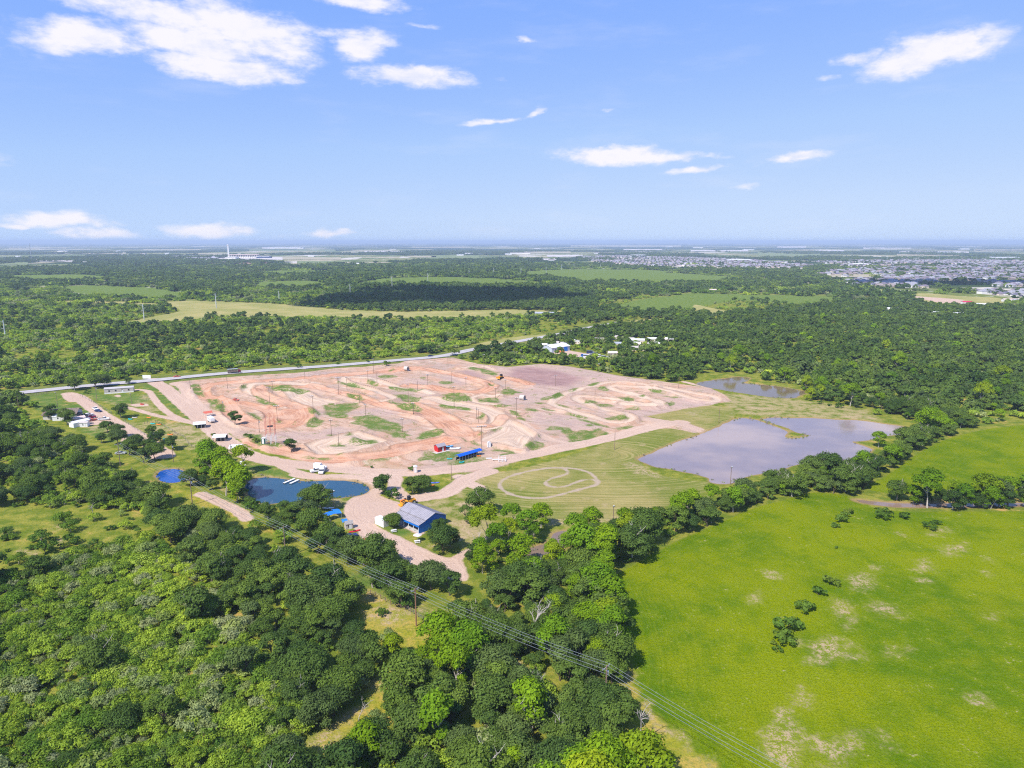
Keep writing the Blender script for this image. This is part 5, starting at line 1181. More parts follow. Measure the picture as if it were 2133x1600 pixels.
# white utility trucks
car("service_truck", "white pickup truck nose left by the pond road", "truck", gp(5, 1115, 1208), heading(5, (1180, 1195), (1075, 1212)), m_white, 'pickup')
o = car("service_truck", "white box bodied service truck at the pond road", "truck", gp(5, 1160, 1215), heading(5, (1170, 1190), (1150, 1225)), m_white, 'pickup'); MB().box(-1.2, 0, 1.9, 3.0, 2.0, 1.5).part("box_body", m_white, o)
o = car("service_truck", "white covered truck farthest back by the pond road", "truck", gp(5, 1145, 1180), heading(5, (1100, 1180), (1195, 1185)), m_white, 'pickup'); MB().box(-1.2, 0, 1.8, 3.2, 2.0, 1.4).part("box_body", m_white, o)
# red cab with white trailer
p = gp(5, 175, 765); a0 = heading(5, (140, 720), (215, 775)); o = root("horse_trailer", "long white box trailer on the dirt road", "trailer", p, a0)
MB().prism([(-3.6, .7), (3.4, .7), (3.8, 1.4), (3.6, 2.9), (-3.6, 2.9)], -1.15, 1.15).part("body", m_white, o)
for x in (-1.6, -.5):
    for s_ in (-1, 1): wheel(o, x, s_ * 1.05, .42, .25)
for i in range(4): MB().box(-2.6 + i * 1.5, -1.17, 2.1, .8, .04, .4).part("window", m_glass, o)
MB().box(4.4, 0, .75, 1.4, .12, .12).part("tow_bar", m_black, o)
p = gp(5, 150, 718); o = root("canopy_tent", "orange red canopy behind the white trailer", "canopy", p, a0)
MB().prism([(-2.2, 2.3), (2.2, 2.3), (0, 3.2)], -2.2, 2.2).part("canopy_panel", m_redwood, o)
for x in (-2, 2):
    for y in (-2, 2): MB().tube((x, y, -.2), (x, y, 2.3), .06, seg=6).part("pole", m_steel, o)
# three white pit shelters along the dirt road
for i, (c_, x0, y0, x1, y1, sd, lb) in enumerate(((4, 1720, 830, 1840, 820, m_dark, "white roofed pit shelter farthest up the dirt road"), (4, 1890, 945, 2015, 940, m_dark, "white roofed pit shelter in the middle of the three"), (5, 330, 1042, 450, 1035, m_tealwall, "white roofed pit shelter with teal sides nearest the pond"))):
    a0 = heading(c_, (x0, y0), (x1, y1)); p = (gp(c_, x0, y0) + gp(c_, x1, y1)) / 2; L0 = (at(*cp(c_, x1, y1)) - at(*cp(c_, x0, y0))).length
    p = p + Vector((-math.sin(a0), math.cos(a0), 0)) * 3
    o = shelter("pit_shelter", lb, p, a0, L0 * .95, 6.0, 2.4, 3.2, m_white, sd, None, 4, True)
    MB().box(0, -1.0, .5, L0 * .6, .8, .9).part("counter", sd, o)
# start gate lattice of red and white masts, control box
p = gp(5, 712, 975); o = root("lattice_mast", "cluster of red and white steel masts beside the track", "mast", p, .2); n_ = 0
for ix in range(3):
    for iy in range(3):
        x, y = -2.2 + ix * 2.2, -2.2 + iy * 2.2
        MB().tube((x, y, -.3), (x, y, 4.4), .09, seg=6).part("lower_leg", m_white, o); MB().tube((x, y, 4.4), (x, y, 12.2 + (ix + iy) % 3), .075, seg=6).part("upper_leg", m_redbr, o)
for z in (2.2, 4.4, 6.6, 8.8):
    for t in (-2.2, 0, 2.2):
        MB().tube((-2.2, t, z), (2.2, t, z), .04, seg=5).part("rung", m_white if z < 5 else m_redbr, o); MB().tube((t, -2.2, z), (t, 2.2, z), .04, seg=5).part("rung", m_white if z < 5 else m_redbr, o)
MB().box(0, 0, 8.9, 2.6, 2.6, .2).part("platform", m_dark, o)
privy("dark green control box left of the red and white masts", gp(5, 645, 982), 0, mat("dark_green", (.01, .10, .09), .6), 1.3)
# yellow machine by the brown soil, red car on the clay, culvert pipes, soil heap
p = gp(6, 828, 392); o = root("bulldozer", "yellow bulldozer at the edge of the brown soil", "bulldozer", p, heading(6, (850, 380), (790, 392)))
MB().prism([(-1.8, .6), (1.9, .6), (2.0, 1.5), (.4, 1.8), (-1.8, 1.7)], -.8, .8).part("body", m_yel, o); MB().prism([(-1.4, 1.7), (.3, 1.7), (.1, 3.0), (-1.3, 3.0)], -.8, .8).part("cab", m_dark, o)
for s_ in (-1, 1): MB().prism([(-2.2, .45), (-1.8, .05), (1.8, .05), (2.2, .45), (1.8, .95), (-1.8, .95)], s_ * 1.15 - .28, s_ * 1.15 + .28).part("track_belt", m_tyre, o)
MB().prism([(2.6, .1), (2.9, .1), (2.75, .6), (2.95, 1.3), (2.65, 1.3)], -1.8, 1.8).part("blade", m_yel, o)
car("parked_car", "small red car standing on the orange clay track", "car", gp(5, 395, 580), -.3, m_redwood, 'sedan')
for (c_, x, y, lb) in ((5, 1912, 318, "pale concrete culvert pipe on the berm near the road"), (6, 1022, 570, "white culvert pipe lying on grey soil")):
    o = root("culvert_pipe", lb, "pipe", gp(c_, x, y), R(60)); b = MB(); n = 16
    for r_, y_ in ((1.7, -1.6), (1.7, 1.6), (1.4, 1.6), (1.4, -1.6)):
        for i in range(n): b.V.append((r_ * math.cos(i / n * math.tau), y_, 1.6 + r_ * math.sin(i / n * math.tau)))
    for k_ in range(4):
        for i in range(n): b.F.append((k_ * n + i, k_ * n + (i + 1) % n, ((k_ + 1) % 4) * n + (i + 1) % n, ((k_ + 1) % 4) * n + i))
    b.part("pipe_wall", m_conc, o)
# electric cabinet by the pond road; signboard; gate
p = gp(5, 455, 1145); o = root("electric_cabinet", "white electric cabinets on a slab left of the pond", "cabinet", p, .1)
MB().box(0, 0, .05, 3.2, 2.2, .2).part("slab", m_conc, o); MB().box(-.5, 0, .9, 1.1, .8, 1.6).part("cabinet", m_white, o); MB().box(.7, .1, 1.1, .8, .7, 2.0).part("cabinet", m_steel, o)
def sign(label, k, x, y, w, h, zb):
    o = root("sign_board", label, "sign", gp(k, x, y), 0); MB().box(0, 0, zb + h / 2, w, .12, h).part("board", m_white, o)
    for s_ in (-1, 1): MB().tube((s_ * w * .4, .12, -.2), (s_ * w * .4, .12, zb + h), .08, seg=6).part("post", m_grayw, o)
sign("blank white roadside sign board at the track entrance", 4, 1312, 385, 6.0, 2.6, .8)
# pond ramps
for (x0, y0, x1, y1, lb) in ((1560, 565, 1680, 515, "left of two white launch ramps in the blue pond"), (1630, 570, 1725, 527, "right of two white launch ramps in the blue pond")):
    p0, p1 = at(*cp(11, x0, y0)), at(*cp(11, x1, y1)); o = root("launch_ramp", lb, "ramp", ((p0 + p1) / 2), math.atan2(p1.y - p0.y, p1.x - p0.x)); L0 = (p1 - p0).length
    for i in range(6): MB().box(-L0 / 2 + (i + .5) * L0 / 6, 0, .0, L0 / 6 - .06, 1.1, .12).part("plank", m_white, o)
    for s_ in (-1, 1): MB().box(0, s_ * .5, -.25, L0, .12, .35).part("float_beam", m_grayw, o)

# ------------------------------------------------------------------ left: homestead, mobile home, cars
a0 = heading(4, (940, 512), (1190, 495)); p = (gp(4, 935, 515) + gp(4, 1195, 497)) / 2; L0 = (at(*cp(4, 1195, 497)) - at(*cp(4, 935, 515))).length
p = p + Vector((-math.sin(a0), math.cos(a0), 0)) * 2.5
o = gable("mobile_home", "long beige mobile home behind the lawn", "mobile home", p, a0, L0, 4.6, 3.2, 3.9, m_tan, mat("mobile_roof", (.50, .46, .45), .7), .2, 4, True)
MB().box(0, -2.36, .3, L0, .08, .7).part("skirting", m_white, o)
gable("farmhouse", "brown shingled farmhouse half hidden by oaks", "house", gp(4, 570, 720), heading(4, (480, 700), (680, 690)), 17, 10, 2.9, 5.0, mat("cream_siding", (.66, .62, .58), .8), m_brownroof, .6, 4)
shelter("carport", "dark roofed carport at the right end of the farmhouse", gp(4, 690, 722), heading(4, (480, 700), (680, 690)), 7, 6, 2.5, 2.9, m_black)
gable("garden_shed", "white walled shed below the farmhouse", "shed", gp(4, 540, 745), .2, 6, 4, 2.5, 3.3, m_white, m_white, .2, 1)
gable("garden_shed", "long shed with pinkish roof below the farmhouse", "shed", gp(4, 690, 765), heading(4, (640, 760), (735, 745)), 8, 4, 2.4, 3.2, m_tan, m_pinkw, .25, 2)
gable("garden_shed", "long white roofed shed beside the gravel yard", "shed", gp(4, 715, 795), heading(4, (655, 800), (760, 775)), 9, 4, 2.4, 3.1, m_white, m_white, .25, 1)
gable("garden_shed", "small white shed at the gravel yard's corner", "shed", gp(4, 762, 802), .15, 4, 3, 2.3, 2.8, m_white, m_tan, .2, 1)
car("pickup_truck", "white pickup truck on the gravel drive", "truck", gp(4, 855, 655), heading(4, (835, 640), (885, 670)), m_white, 'pickup')
car("parked_car", "dark blue car behind the white pickup", "car", gp(4, 880, 672), heading(4, (835, 660), (890, 668)), m_navy, 'sedan')
car("parked_car", "white car parked beside the maroon pickup", "car", gp(4, 800, 708), heading(4, (770, 712), (830, 700)), m_white, 'suv')
car("pickup_truck", "maroon pickup truck on the gravel yard", "truck", gp(4, 812, 728), heading(4, (770, 730), (860, 720)), m_maroon, 'pickup')
car("parked_car", "black car at the farmhouse end of the gravel yard", "car", gp(4, 745, 722), .5, m_black, 'suv')
car("parked_car", "silver car between the farmhouse and the maroon pickup", "car", gp(4, 770, 742), .2, m_silver, 'sedan')
car("parked_car", "red car at the foot of the gravel yard", "car", gp(4, 835, 752), .9, m_redwood, 'sedan')
car("pickup_truck", "white pickup at the lower corner of the gravel yard", "truck", gp(4, 930, 745), .3, m_white, 'pickup')
car("parked_car", "silver car in the shade by the small blue pond lane", "car", gp(4, 1080, 1048), .1, m_silver, 'sedan')
car("road_car", "red car driving on the asphalt road", "car", gp(4, 1580, 368) + Vector((0, 0, .35)), heading(4, (1500, 378), (1650, 362)), m_redwood, 'sedan')
car("road_car", "dark car driving on the far end of the asphalt road", "car", gp(6, 205, 185) + Vector((0, 0, .35)), heading(6, (100, 200), (300, 175)), m_navy, 'sedan')
car("road_car", "dark car leaving at the asphalt road's left end", "car", gp(4, 105, 522) + Vector((0, 0, .35)), heading(4, (60, 525), (150, 515)), m_maroon, 'suv')
p = gp(5, 385, 332) + Vector((0, 0, .3)); o = root("stake_truck", "dark truck with a roofed load bed on the road", "truck", p, heading(5, (340, 335), (430, 328)))
MB().prism([(-5, .7), (4.4, .7), (4.4, 1.0), (-5, 1.0)], -1.2, 1.2).part("chassis", m_black, o); MB().prism([(2.6, 1.0), (4.6, 1.0), (4.5, 1.8), (3.9, 2.7), (2.6, 2.7)], -1.1, 1.1).part("cab", m_maroon, o)
MB().box(-1.4, 0, 1.7, 7.2, 2.3, 1.4).part("load_bed", m_brownroof, o); MB().box(-1.4, 0, 3.3, 7.6, 2.6, .14).part("bed_roof", m_steel, o)
for i in range(5):
    for s_ in (-1, 1): MB().tube((-4.9 + i * 1.75, s_ * 1.15, 2.3), (-4.9 + i * 1.75, s_ * 1.15, 3.25), .06, seg=5).part("stake", m_black, o)
for x in (-3.9, -2.8, 3.4):
    for s_ in (-1, 1): wheel(o, x, s_ * 1.05, .5, .3)
# obstacles and barriers on the pit lawn
for (x, y, m_, lb) in ((1165, 742, m_teal, "teal tub near the round lawn tree"), (1205, 728, m_tan, "pale tub beside the round lawn tree"), (1330, 728, m_orange, "orange tub on the open lawn"), (1365, 783, m_teal, "teal tub beside an orange one on the lawn"), (1420, 790, m_orange, "orange tub beside a teal one on the lawn"), (1520, 880, m_orange, "orange tub farther down the lawn"), (1480, 922, m_teal, "teal tub by the lawn oaks"), (1270, 608, m_red, "red play tub on the sand patch")):
    kayak(lb, gp(4, x, y), random.uniform(-.3, .3), m_, 2.8, "tub", "plastic_tub", .7, .8)
# ------------------------------------------------------------------ tall poles
def pole_height(k, x, yt, yb):
    p = gp(k, x, yb); tx, ty = cp(k, x, yt)
    lo, hi = 2.0, 30.0
    for _ in range(30):
        mid = (lo + hi) / 2; _, py_ = to_px(p.x, p.y, p.z + mid)
        if py_ > ty: lo = mid
        else: hi = mid
    return p, (lo + hi) / 2
_PC = {}
def cached(key, fn):
    if key not in _PC: _PC[key] = fn()
    return _PC[key]
def floodpole(k, x, yt, yb, n, label):
    p, H = pole_height(k, x, yt, yb); H = min(max(H, 7), 17)
    o = root("floodlight_pole" if n else "utility_pole", label, "light pole" if n else "pole", p, random.uniform(-.4, .4), "wooden floodlight poles on the track" if n else "bare wooden poles on the track")
    me = cached("pole", lambda: MB().tube((0, 0, -.05), (0, 0, 1), .15, .10, 8).mesh("pole", m_wood)); q = link(bpy.data.objects.new("pole", me), o); q.scale = (1, 1, H)
    if n:
        w = .75 * n / 2 + .3
        me = cached(("arm", n), lambda: MB().box(0, 0, 0, w * 2, .14, .14).mesh("crossarm", m_wood)); q = link(bpy.data.objects.new("crossarm", me), o); q.location = (0, -.2, H - .3)
        fl = cached("lamp", lambda: MB().box(0, 0, 0, .5, .34, .44, 0, .8).mesh("floodlight", m_lamp))
        for i in range(n):
            q = link(bpy.data.objects.new("floodlight", fl), o); q.location = (-w + (i + .5) * 2 * w / n, -.42, H + .05); q.rotation_euler = (R(35), 0, random.uniform(-.4, .4))
    else:
        me = cached("can", lambda: MB().tube((0, 0, 0), (0, 0, .8), .26, seg=10).mesh("transformer", m_steel))
        if random.random() < .4: q = link(bpy.data.objects.new("transformer", me), o); q.location = (.35, 0, H - 1.7)
    return o
LF = "wooden floodlight pole standing among the track lanes"; LB = "bare wooden pole standing among the track lanes"
for (x, yt, yb, n) in ((1010,290,397,4),(725,400,522,4),(697,455,605,4),(765,620,760,4),(1085,530,700,2),(1310,370,535,4),(1383,365,487,2),(1570,308,415,2),(1620,205,345,2),(1495,510,610,0),(1550,612,722,2),(1245,745,890,2),(1310,850,990,0),(1650,340,425,0),(1928,430,585,2),(2010,400,490,0),(1972,600,722,2),(1875,735,850,2),(2100,345,440,2),(605,760,862,0),(280,575,675,0),(322,355,470,0)):
    floodpole(5, x, yt, yb, n, LF if n else LB)
for (x, yt, yb, n) in ((180,340,440,2),(390,320,420,0),(520,375,462,2),(415,450,640,2),(613,640,740,0),(632,650,780,0),(783,460,560,2),(870,395,480,2),(968,550,722,2),(1315,350,450,2),(1665,485,600,0),(680,165,300,2),(360,185,270,4)):
    floodpole(6, x, yt, yb, n, LF if n else LB)
for (k, x, yt, yb, n, lb) in ((6,660,800,1010,6,"tall floodlight pole behind the long blue shelter"),(6,1840,850,1010,0,"lone bare pole on the mown meadow"),(6,950,95,215,0,"bare pole on the grass corner left of its neighbour"),(6,1008,125,210,2,"short floodlight pole on the grass corner"),(6,1700,250,330,2,"floodlight pole at the far edge of the grey soil"),(6,390,1130,1280,0,"bare pole where the track roads fork"),(6,55,595,722,2,"floodlight pole left of the clay hairpin"),
    (7,490,360,465,0,"bare pole at the wood's edge by the brown pond"),(7,847,645,770,0,"bare pole on the near bank of the farm pond"),(7,950,1160,1315,1,"pole with white lamp at the farm pond's near end"),(13,1750,820,1050,1,"pole with white lamp at the meadow's lower edge"),(12,405,385,580,2,"floodlight pole beside the blue pond"),
    (5,358,960,1105,0,"bare pole in front of the teal sided shelter"),(5,455,1035,1140,0,"bare pole beside the electric cabinets"),(4,1700,395,480,0,"bare pole by the track entrance"),(4,870,450,580,0,"bare pole in front of the mobile home"),(4,520,500,630,1,"pole with lamp on the farmhouse lawn"),(4,1178,560,605,1,"short lamp pole on the sand patch"),(4,1548,960,1120,0,"bare pole by the gravel pad above the small pond"),(4,175,530,640,0,"bare pole at the left lawn corner")):
    o = floodpole(k, x, yt, yb, n, lb); del o["group"]
# fence posts along lawns
FP = [(4, [(110,552),(250,540),(310,530),(375,522),(435,512)], "lawn by the asphalt road"), (4, [(720,530),(800,575),(860,605),(920,640),(1000,690)], "gravel drive"), (4, [(1100,750),(1180,810),(1260,860),(1340,905)], "lane below the lawn"), (4, [(1290,780),(1390,765),(1440,790),(1540,850),(1580,880),(1635,900),(1710,990),(1825,980),(1890,1010)], "pit lawn"), (16, [(700,215),(800,255),(900,290),(1010,330),(1120,390),(1230,430),(1290,460),(1400,540),(1500,600)], "strip under the wires")]
pm = MB().tube((0, 0, -.3), (0, 0, 1.5), .10, seg=6).mesh("fence_post", m_wood)
for k, pts, lb in FP:
    P = smooth(np.array([at(*cp(k, *q))[:2] for q in pts]), 3); c0 = P.mean(0); o = root("post_and_wire_fence", "post and wire fence along the " + lb, "fence", (c0[0], c0[1], 0))
    wv = MB()
    for i, q in enumerate(P):
        e = link(bpy.data.objects.new("post", pm), o); e.location = (q[0] - c0[0], q[1] - c0[1], zs(*q))
        if i:
            for z in (.5, .9, 1.3): wv.tube((P[i-1][0] - c0[0], P[i-1][1] - c0[1], z + zs(*P[i-1])), (q[0] - c0[0], q[1] - c0[1], z + zs(*q)), .02, seg=3, cap=False)
    wv.part("wire", m_steel, o)
# ------------------------------------------------------------------ power line across the foreground
HP = 10.5
tops = [(247, 925), (397, 998), (592, 1098), (866, 1229), (1265, 1390), (1700, 1640), (2300, 1990)]
PT = [at(x, y, HP) for x, y in tops]
PLB = ["power pole among the yard oaks by the small blue pond", "power pole at the bottom right of the small blue pond", "power pole at the dark oaks left of the blue tarps", "power pole standing in the cleared straw strip", "power pole at the creek beside the bright pasture", "power pole beyond the lower edge at the pasture", "farthest power pole beyond the lower right corner"]
dirv = (PT[3] - PT[2]).normalized(); nv = Vector((-dirv.y, dirv.x, 0))
for i, t in enumerate(PT[:6]):
    o = root("power_pole", PLB[i], "power pole", (t.x, t.y, zs(t.x, t.y)), math.atan2(nv.y, nv.x))
    MB().tube((0, 0, -.4), (0, 0, HP + .5), .20, .14).part("pole", mat('brown_pole', (.30, .15, .09), .9) if i == 3 else m_wood, o); MB().box(0, .16, HP - .15, 2.7, .14, .16).part("crossarm", m_grayw, o)
    for x in (-1.2, 0.25, 1.2): MB().tube((x, .16, HP - .07), (x, .16, HP + .22), .09, .06, 6).part("insulator", m_lamp, o)
    if i in (1, 4): MB().tube((.45, 0, HP - 2.0), (.45, 0, HP - 1.1), .28, seg=10).part("transformer", m_steel, o)
m_wire = mat("bright_wire", (.62, .64, .66), .35, .6)
for j, (off, dz, lb) in enumerate(((-1.2, .22, "power line wire on the left end of the crossarms"), (.25, .22, "power line wire on the middle insulators"), (1.2, .22, "power line wire on the right end of the crossarms"), (0.0, -1.6, "lower neutral wire below the crossarms"))):
    V = []; pts = []
    for i in range(len(PT) - 1):
        a_, b_ = PT[i] + nv * off, PT[i + 1] + nv * off; L_ = (b_ - a_).length
        for s_ in range(12):
            t = s_ / 12; q = a_.lerp(b_, t); q.z = HP + dz - 4 * t * (1 - t) * L_ * .016; pts.append(q)
    b = MB(); Vt = []; Ft = []; tube(Vt, Ft, [tuple(q) for q in pts], [.028] * len(pts), 4); b.V = Vt; b.F = [tuple(dict.fromkeys(f)) for f in Ft]
    o = link(bpy.data.objects.new("power_line_wire", b.mesh("power_line_wire", m_wire))); tag(o, lb, "wire", "wires of the foreground power line")
# ------------------------------------------------------------------ steel transmission poles marching over the far scrub
for (k, x, yt, yb) in ((1,40,562,665),(1,905,460,556),(1,1355,392,485),(1,1748,378,450),(2,92,332,400),(2,350,288,350),(2,571,264,320),(2,825,245,284),(2,977,230,274),(2,1145,230,272),(2,1300,222,262),(2,1396,207,243),(2,1472,210,236),(2,1636,208,234),(2,1706,205,232)):
    p = at(*cp(k, x, yb)); H = max(18, (yb - yt) / CROPS[k][2] * px_m(p)); H = min(H, 46)
    o = root("transmission_pole", "pale steel transmission pole in the far scrub", "pylon", p, .5, "steel transmission poles in a row"); MB().tube((0, 0, -.5), (0, 0, H), .7, .4, 8).part("pole", m_lamp, o)
    for i, z in enumerate((H - 1.5, H - 5, H - 8.5)): MB().tube((0, 0, z - .6), ((2.8 if i % 2 else -2.8), 0, z), .22, .14, 5).part("arm", m_lamp, o)
p = at(68, 543); o = root("radio_mast", "thin lattice radio mast on the far left plain", "mast", p); Hm = 36 * px_m(p)
for a_ in range(3): MB().tube((2.0 * math.cos(a_ * 2.094), 2.0 * math.sin(a_ * 2.094), 0), (.4 * math.cos(a_ * 2.094), .4 * math.sin(a_ * 2.094), Hm), .5, .35, 5).part("leg", m_steel, o)
for i in range(12): MB().tube((-1.2, -.6, Hm * (i + .3) / 12.5), (1.2, .6, Hm * (i + 1) / 12.5), .3, seg=4).part("brace", m_steel, o)
for (x, y0, y1) in ((1848, 536, 553), (1957, 533, 549)):
    p = at(x, y1); o = root("radio_mast", "thin radio mast over the suburb %s the woods" % ("before" if x < 1900 else "right of"), "mast", p); MB().tube((0, 0, 0), (0, 0, (y1 - y0) * px_m(p)), 1.0, .5, 5).part("leg", m_steel, o); MB().box(0, 0, (y1 - y0) * px_m(p) * .8, 3, 3, 2).part("antenna", m_steel, o)

# ------------------------------------------------------------------ yards and houses behind the track
m_hw = [mat("house_wall_%s" % n, c_, .8, var=.06) for n, c_ in (("white", (.78, .75, .72)), ("cream", (.66, .56, .46)), ("brick", (.50, .40, .36)), ("pink", (.66, .55, .50)))]
m_hr = [mat("house_roof_%s" % n, c_, .85, var=.15, scale=.5) for n, c_ in (("slate", (.15, .14, .19)), ("mauve", (.23, .19, .23)), ("tan", (.34, .28, .26)), ("grey", (.34, .33, .36)), ("red", (.36, .16, .13)))]
p = gp(22, 370, 320); o = gable("workshop", "large pale workshop with blue trim beyond the track", "workshop", p, heading(22, (290, 340), (450, 320)), 22, 14, 4.5, 6.5, mat("pale_blue_wall", (.55, .60, .72), .6), m_white, .5, 3)
MB().box(6, -7.3, 2.0, 4, .2, 4).part("shutter", m_blue, o)
kayak("orange skip beside the pale workshop", gp(22, 435, 340), 0, m_orange, 6, "skip", "skip", 1.6, 2.2)
YD = [(335,175,"low white shed among trees near the road bend",14,m_white),(770,190,"pale mobile home left of the magenta tarp",13,m_silver),(845,190,"white mobile home beneath the magenta tarp",14,m_white),(935,190,"grey mobile home right of the magenta tarp",12,m_tan),(655,215,"white tent roof in the yard clearing",8,m_white),(1050,155,"long pale barn behind the clearing",26,m_tan),(1170,245,"small blue white shed at the clearing's right",10,m_silver),(1410,200,"long white mobile home in the right trees",22,m_white),(1640,185,"white roof far back in the right trees",14,m_white),(1655,245,"white house in the right trees",16,m_white),(1760,200,"pink house beyond the white one",9,m_pinkw),(1850,185,"white and pink house at the wood's edge",10,m_white),(1340,185,"pale grey roof behind the clearing",10,m_tan),(1430,245,"small pale roof in the middle of the right trees",9,m_white),(240,265,"pale trailer left of the workshop",9,m_white),(470,245,"low pale shed above the workshop",8,m_tan),(380,235,"small cream shed above the workshop",6,m_tan),(1110,370,"pink roofed hut in the trees",10,m_pinkw),(1450,405,"small pink roof in the right trees",7,m_pinkw),(1430,300,"long low pale roof in the trees",18,m_tan)]
for x, y, lb, L_, mr in YD:
    gable("house", lb, "house", at(*cp(22, x, y + 12)), random.uniform(-.3, .3), L_ * .8, 6, 2.8, 4.0, m_hw[1], mr, .3, 2)
gable("canopy_roof", "magenta tarp roof in the yard clearing", "tarp", at(*cp(22, 940, 165)), 0, 7, 6, 3.5, 4.6, m_dark, mat("magenta_tarp", (.62, .01, .16), .6), .3, 0, False)
for x, y, m_, k_, lb in ((755,398,m_blue,'van',"blue truck on the pale yard"),(785,405,m_white,'van',"white truck beside the blue one on the pale yard"),(590,440,m_white,'van',"white van behind the yard trees"),(860,365,m_silver,'pickup',"silver pickup at the yard's right end"),(830,352,m_navy,'van',"dark blue truck at the yard's right end"),(690,420,m_white,'pickup',"white pickup below the pale yard"),(930,400,m_white,'van',"white van right of the pale yard"),(1010,410,m_silver,'suv',"silver car beyond the pale yard")):
    car("parked_truck", lb, "truck", gp(22, x, y + 6), random.uniform(-.4, .4), m_, k_).scale = (1.4, 1.4, 1.3)
for (k, x, y, w, lb, mr) in ((21,110,805,22,"leftmost long white shed in the right woods",m_white),(21,240,838,10,"small white shed in the right woods",m_white),(21,800,875,14,"white shed left of the long one in the right woods",m_white),(21,1000,890,36,"longest white shed in the right woods",m_white),(21,1360,900,10,"orange roofed hut in the right woods",m_orange),(21,1640,940,12,"white shed near the right edge woods",m_white),(21,1800,950,24,"long white shed near the right edge woods",m_white),(21,2090,980,30,"long white shed at the right picture edge",m_white),
    (21,1980,660,36,"large pinkish barn at the suburb's near edge",m_pinkw),(21,2110,670,30,"blue grey barn at the right picture edge",m_silver),(21,1240,700,14,"crimson roofed shop by the sand lot",mat("crimson_roof",(.55,.02,.08),.6)),(21,1450,735,30,"long white roofed shop by the sand lot",m_white),(21,1700,750,16,"white roofed shop right of the sand lot",m_white),(21,1880,795,9,"pink house below the sand lot",m_pinkw),
    (3,830,455,16,"grey building by the far lane",m_silver),(3,650,380,3,"pale silo beyond the green meadow",m_white),(3,250,365,14,"pink barn beyond the green meadow",m_pinkw),(2,1290,520,26,"pale buildings at the hay field's end",m_silver),(1,228,228,9,"small pink hut on the left plain",m_pinkw)):
    gable("shed" if w < 25 else "long_shed", lb, "shed", at(*cp(k, x, y + 6)), random.uniform(-.12, .12), w, 8, 3.5, 5, m_hw[0], mr, .4, 0, False)
# ------------------------------------------------------------------ the suburb: single houses in front, the rest of the roofs as one mass
def house_proto(i, L_, Wd, e, r, mw, mr, hip):
    o = bpy.data.objects.new("house", None); h = Wd / 2
    w = MB(); w.prism([(-h, -.3), (h, -.3), (h, e), (-h, e)], -L_ / 2, L_ / 2, 'x')
    q = MB(); ov = .5; x, y = L_ / 2 + ov, h + ov; t = (L_ / 2 - h * .8) if hip else L_ / 2 + ov
    b = len(q.V); q.V += [(-x, -y, e), (x, -y, e), (x, y, e), (-x, y, e), (-t, 0, r), (t, 0, r)]
    q.F += [(0, 1, 5, 4), (2, 3, 4, 5), (1, 2, 5), (3, 0, 4), (3, 2, 1, 0)]
    q.box(L_ * .25, -h - 1.2, e / 2, 6, 3, e).V
    return (w.mesh("wall", mw), q.mesh("roof", mr))
HPRO = [house_proto(i, *a_) for i, a_ in enumerate(((16, 11, 3, 6.4, m_hw[0], m_hr[0], True), (15, 10, 5.4, 8.6, m_hw[1], m_hr[1], True), (14, 12, 3, 6.5, m_hw[2], m_hr[2], False), (17, 11, 5.2, 8.4, m_hw[0], m_hr[3], True), (13, 10, 3, 6.0, m_hw[3], m_hr[1], False), (15, 10, 3, 6.2, m_hw[1], m_hr[0], True), (14, 10, 5, 8, m_hw[0], m_hr[4], True)))]
SUB = [np.array(q, float) for q in ([(1755, 590), (1790, 580), (1700, 572), (1720, 566), (1800, 560), (1900, 556), (2010, 553), (2300, 548), (2300, 622), (2140, 620), (2060, 614), (1990, 604), (1880, 600), (1820, 597)], [(1205, 534), (1260, 533), (1400, 536), (1540, 541), (1640, 548), (1700, 554), (1660, 560), (1540, 558), (1410, 557), (1330, 553), (1240, 546)], [(1700, 545), (1900, 540), (2200, 538), (2200, 549), (1900, 552), (1760, 556)])]
HS = []
for si, q in enumerate(SUB):
    W_ = np.array([at(*v)[:2] for v in q]); lo, hi = W_.min(0), W_.max(0); rot = .35 if si == 0 else -.2; cR, sR = math.cos(rot), math.sin(rot); D = np.hypot(*(hi - lo)); c0 = (lo + hi) / 2
    for u in np.arange(-D / 2, D / 2, 18.0):
        for k_, v in enumerate(np.arange(-D / 2, D / 2, 31.0)):
            x = c0[0] + u * cR - v * sR + random.uniform(-2, 2); y = c0[1] + u * sR + v * cR + random.uniform(-2, 2)
            if not inside(np.array([[x, y]]), W_)[0] or abs(math.atan2(x, y)) > .68: continue
            if fbm(np.array([x]), np.array([y]), 170, 2, 4)[0] < .37 or random.random() < .12: continue
            HS.append((x, y, rot + random.choice((0, math.pi)) + random.uniform(-.1, .1)))
HS.sort(key=lambda t: t[0] ** 2 + t[1] ** 2); print("HOUSES", len(HS))
HROOF = {0: "grey roofed", 1: "mauve roofed two storey", 2: "tan roofed brick", 3: "pale roofed two storey", 4: "mauve roofed pink", 5: "slate roofed cream", 6: "red roofed"}
massH = MB(); massR = MB(); HV = {}
for j, (x, y, rz) in enumerate(HS):
    i = random.choice((0, 1, 1, 2, 2, 3, 3, 3, 4, 5)); wm, rm = HPRO[i]
    if j < 290:
        o = root("house", "small %s house in the %s suburb" % (HROOF[i], 'right' if x > 700 else 'middle'), "house", (x, y, 0), rz, "houses of the suburb"); link(bpy.data.objects.new("wall", wm), o); link(bpy.data.objects.new("roof", rm), o)
    else: HV.setdefault(i, []).append((x, y, 1.0, rz))
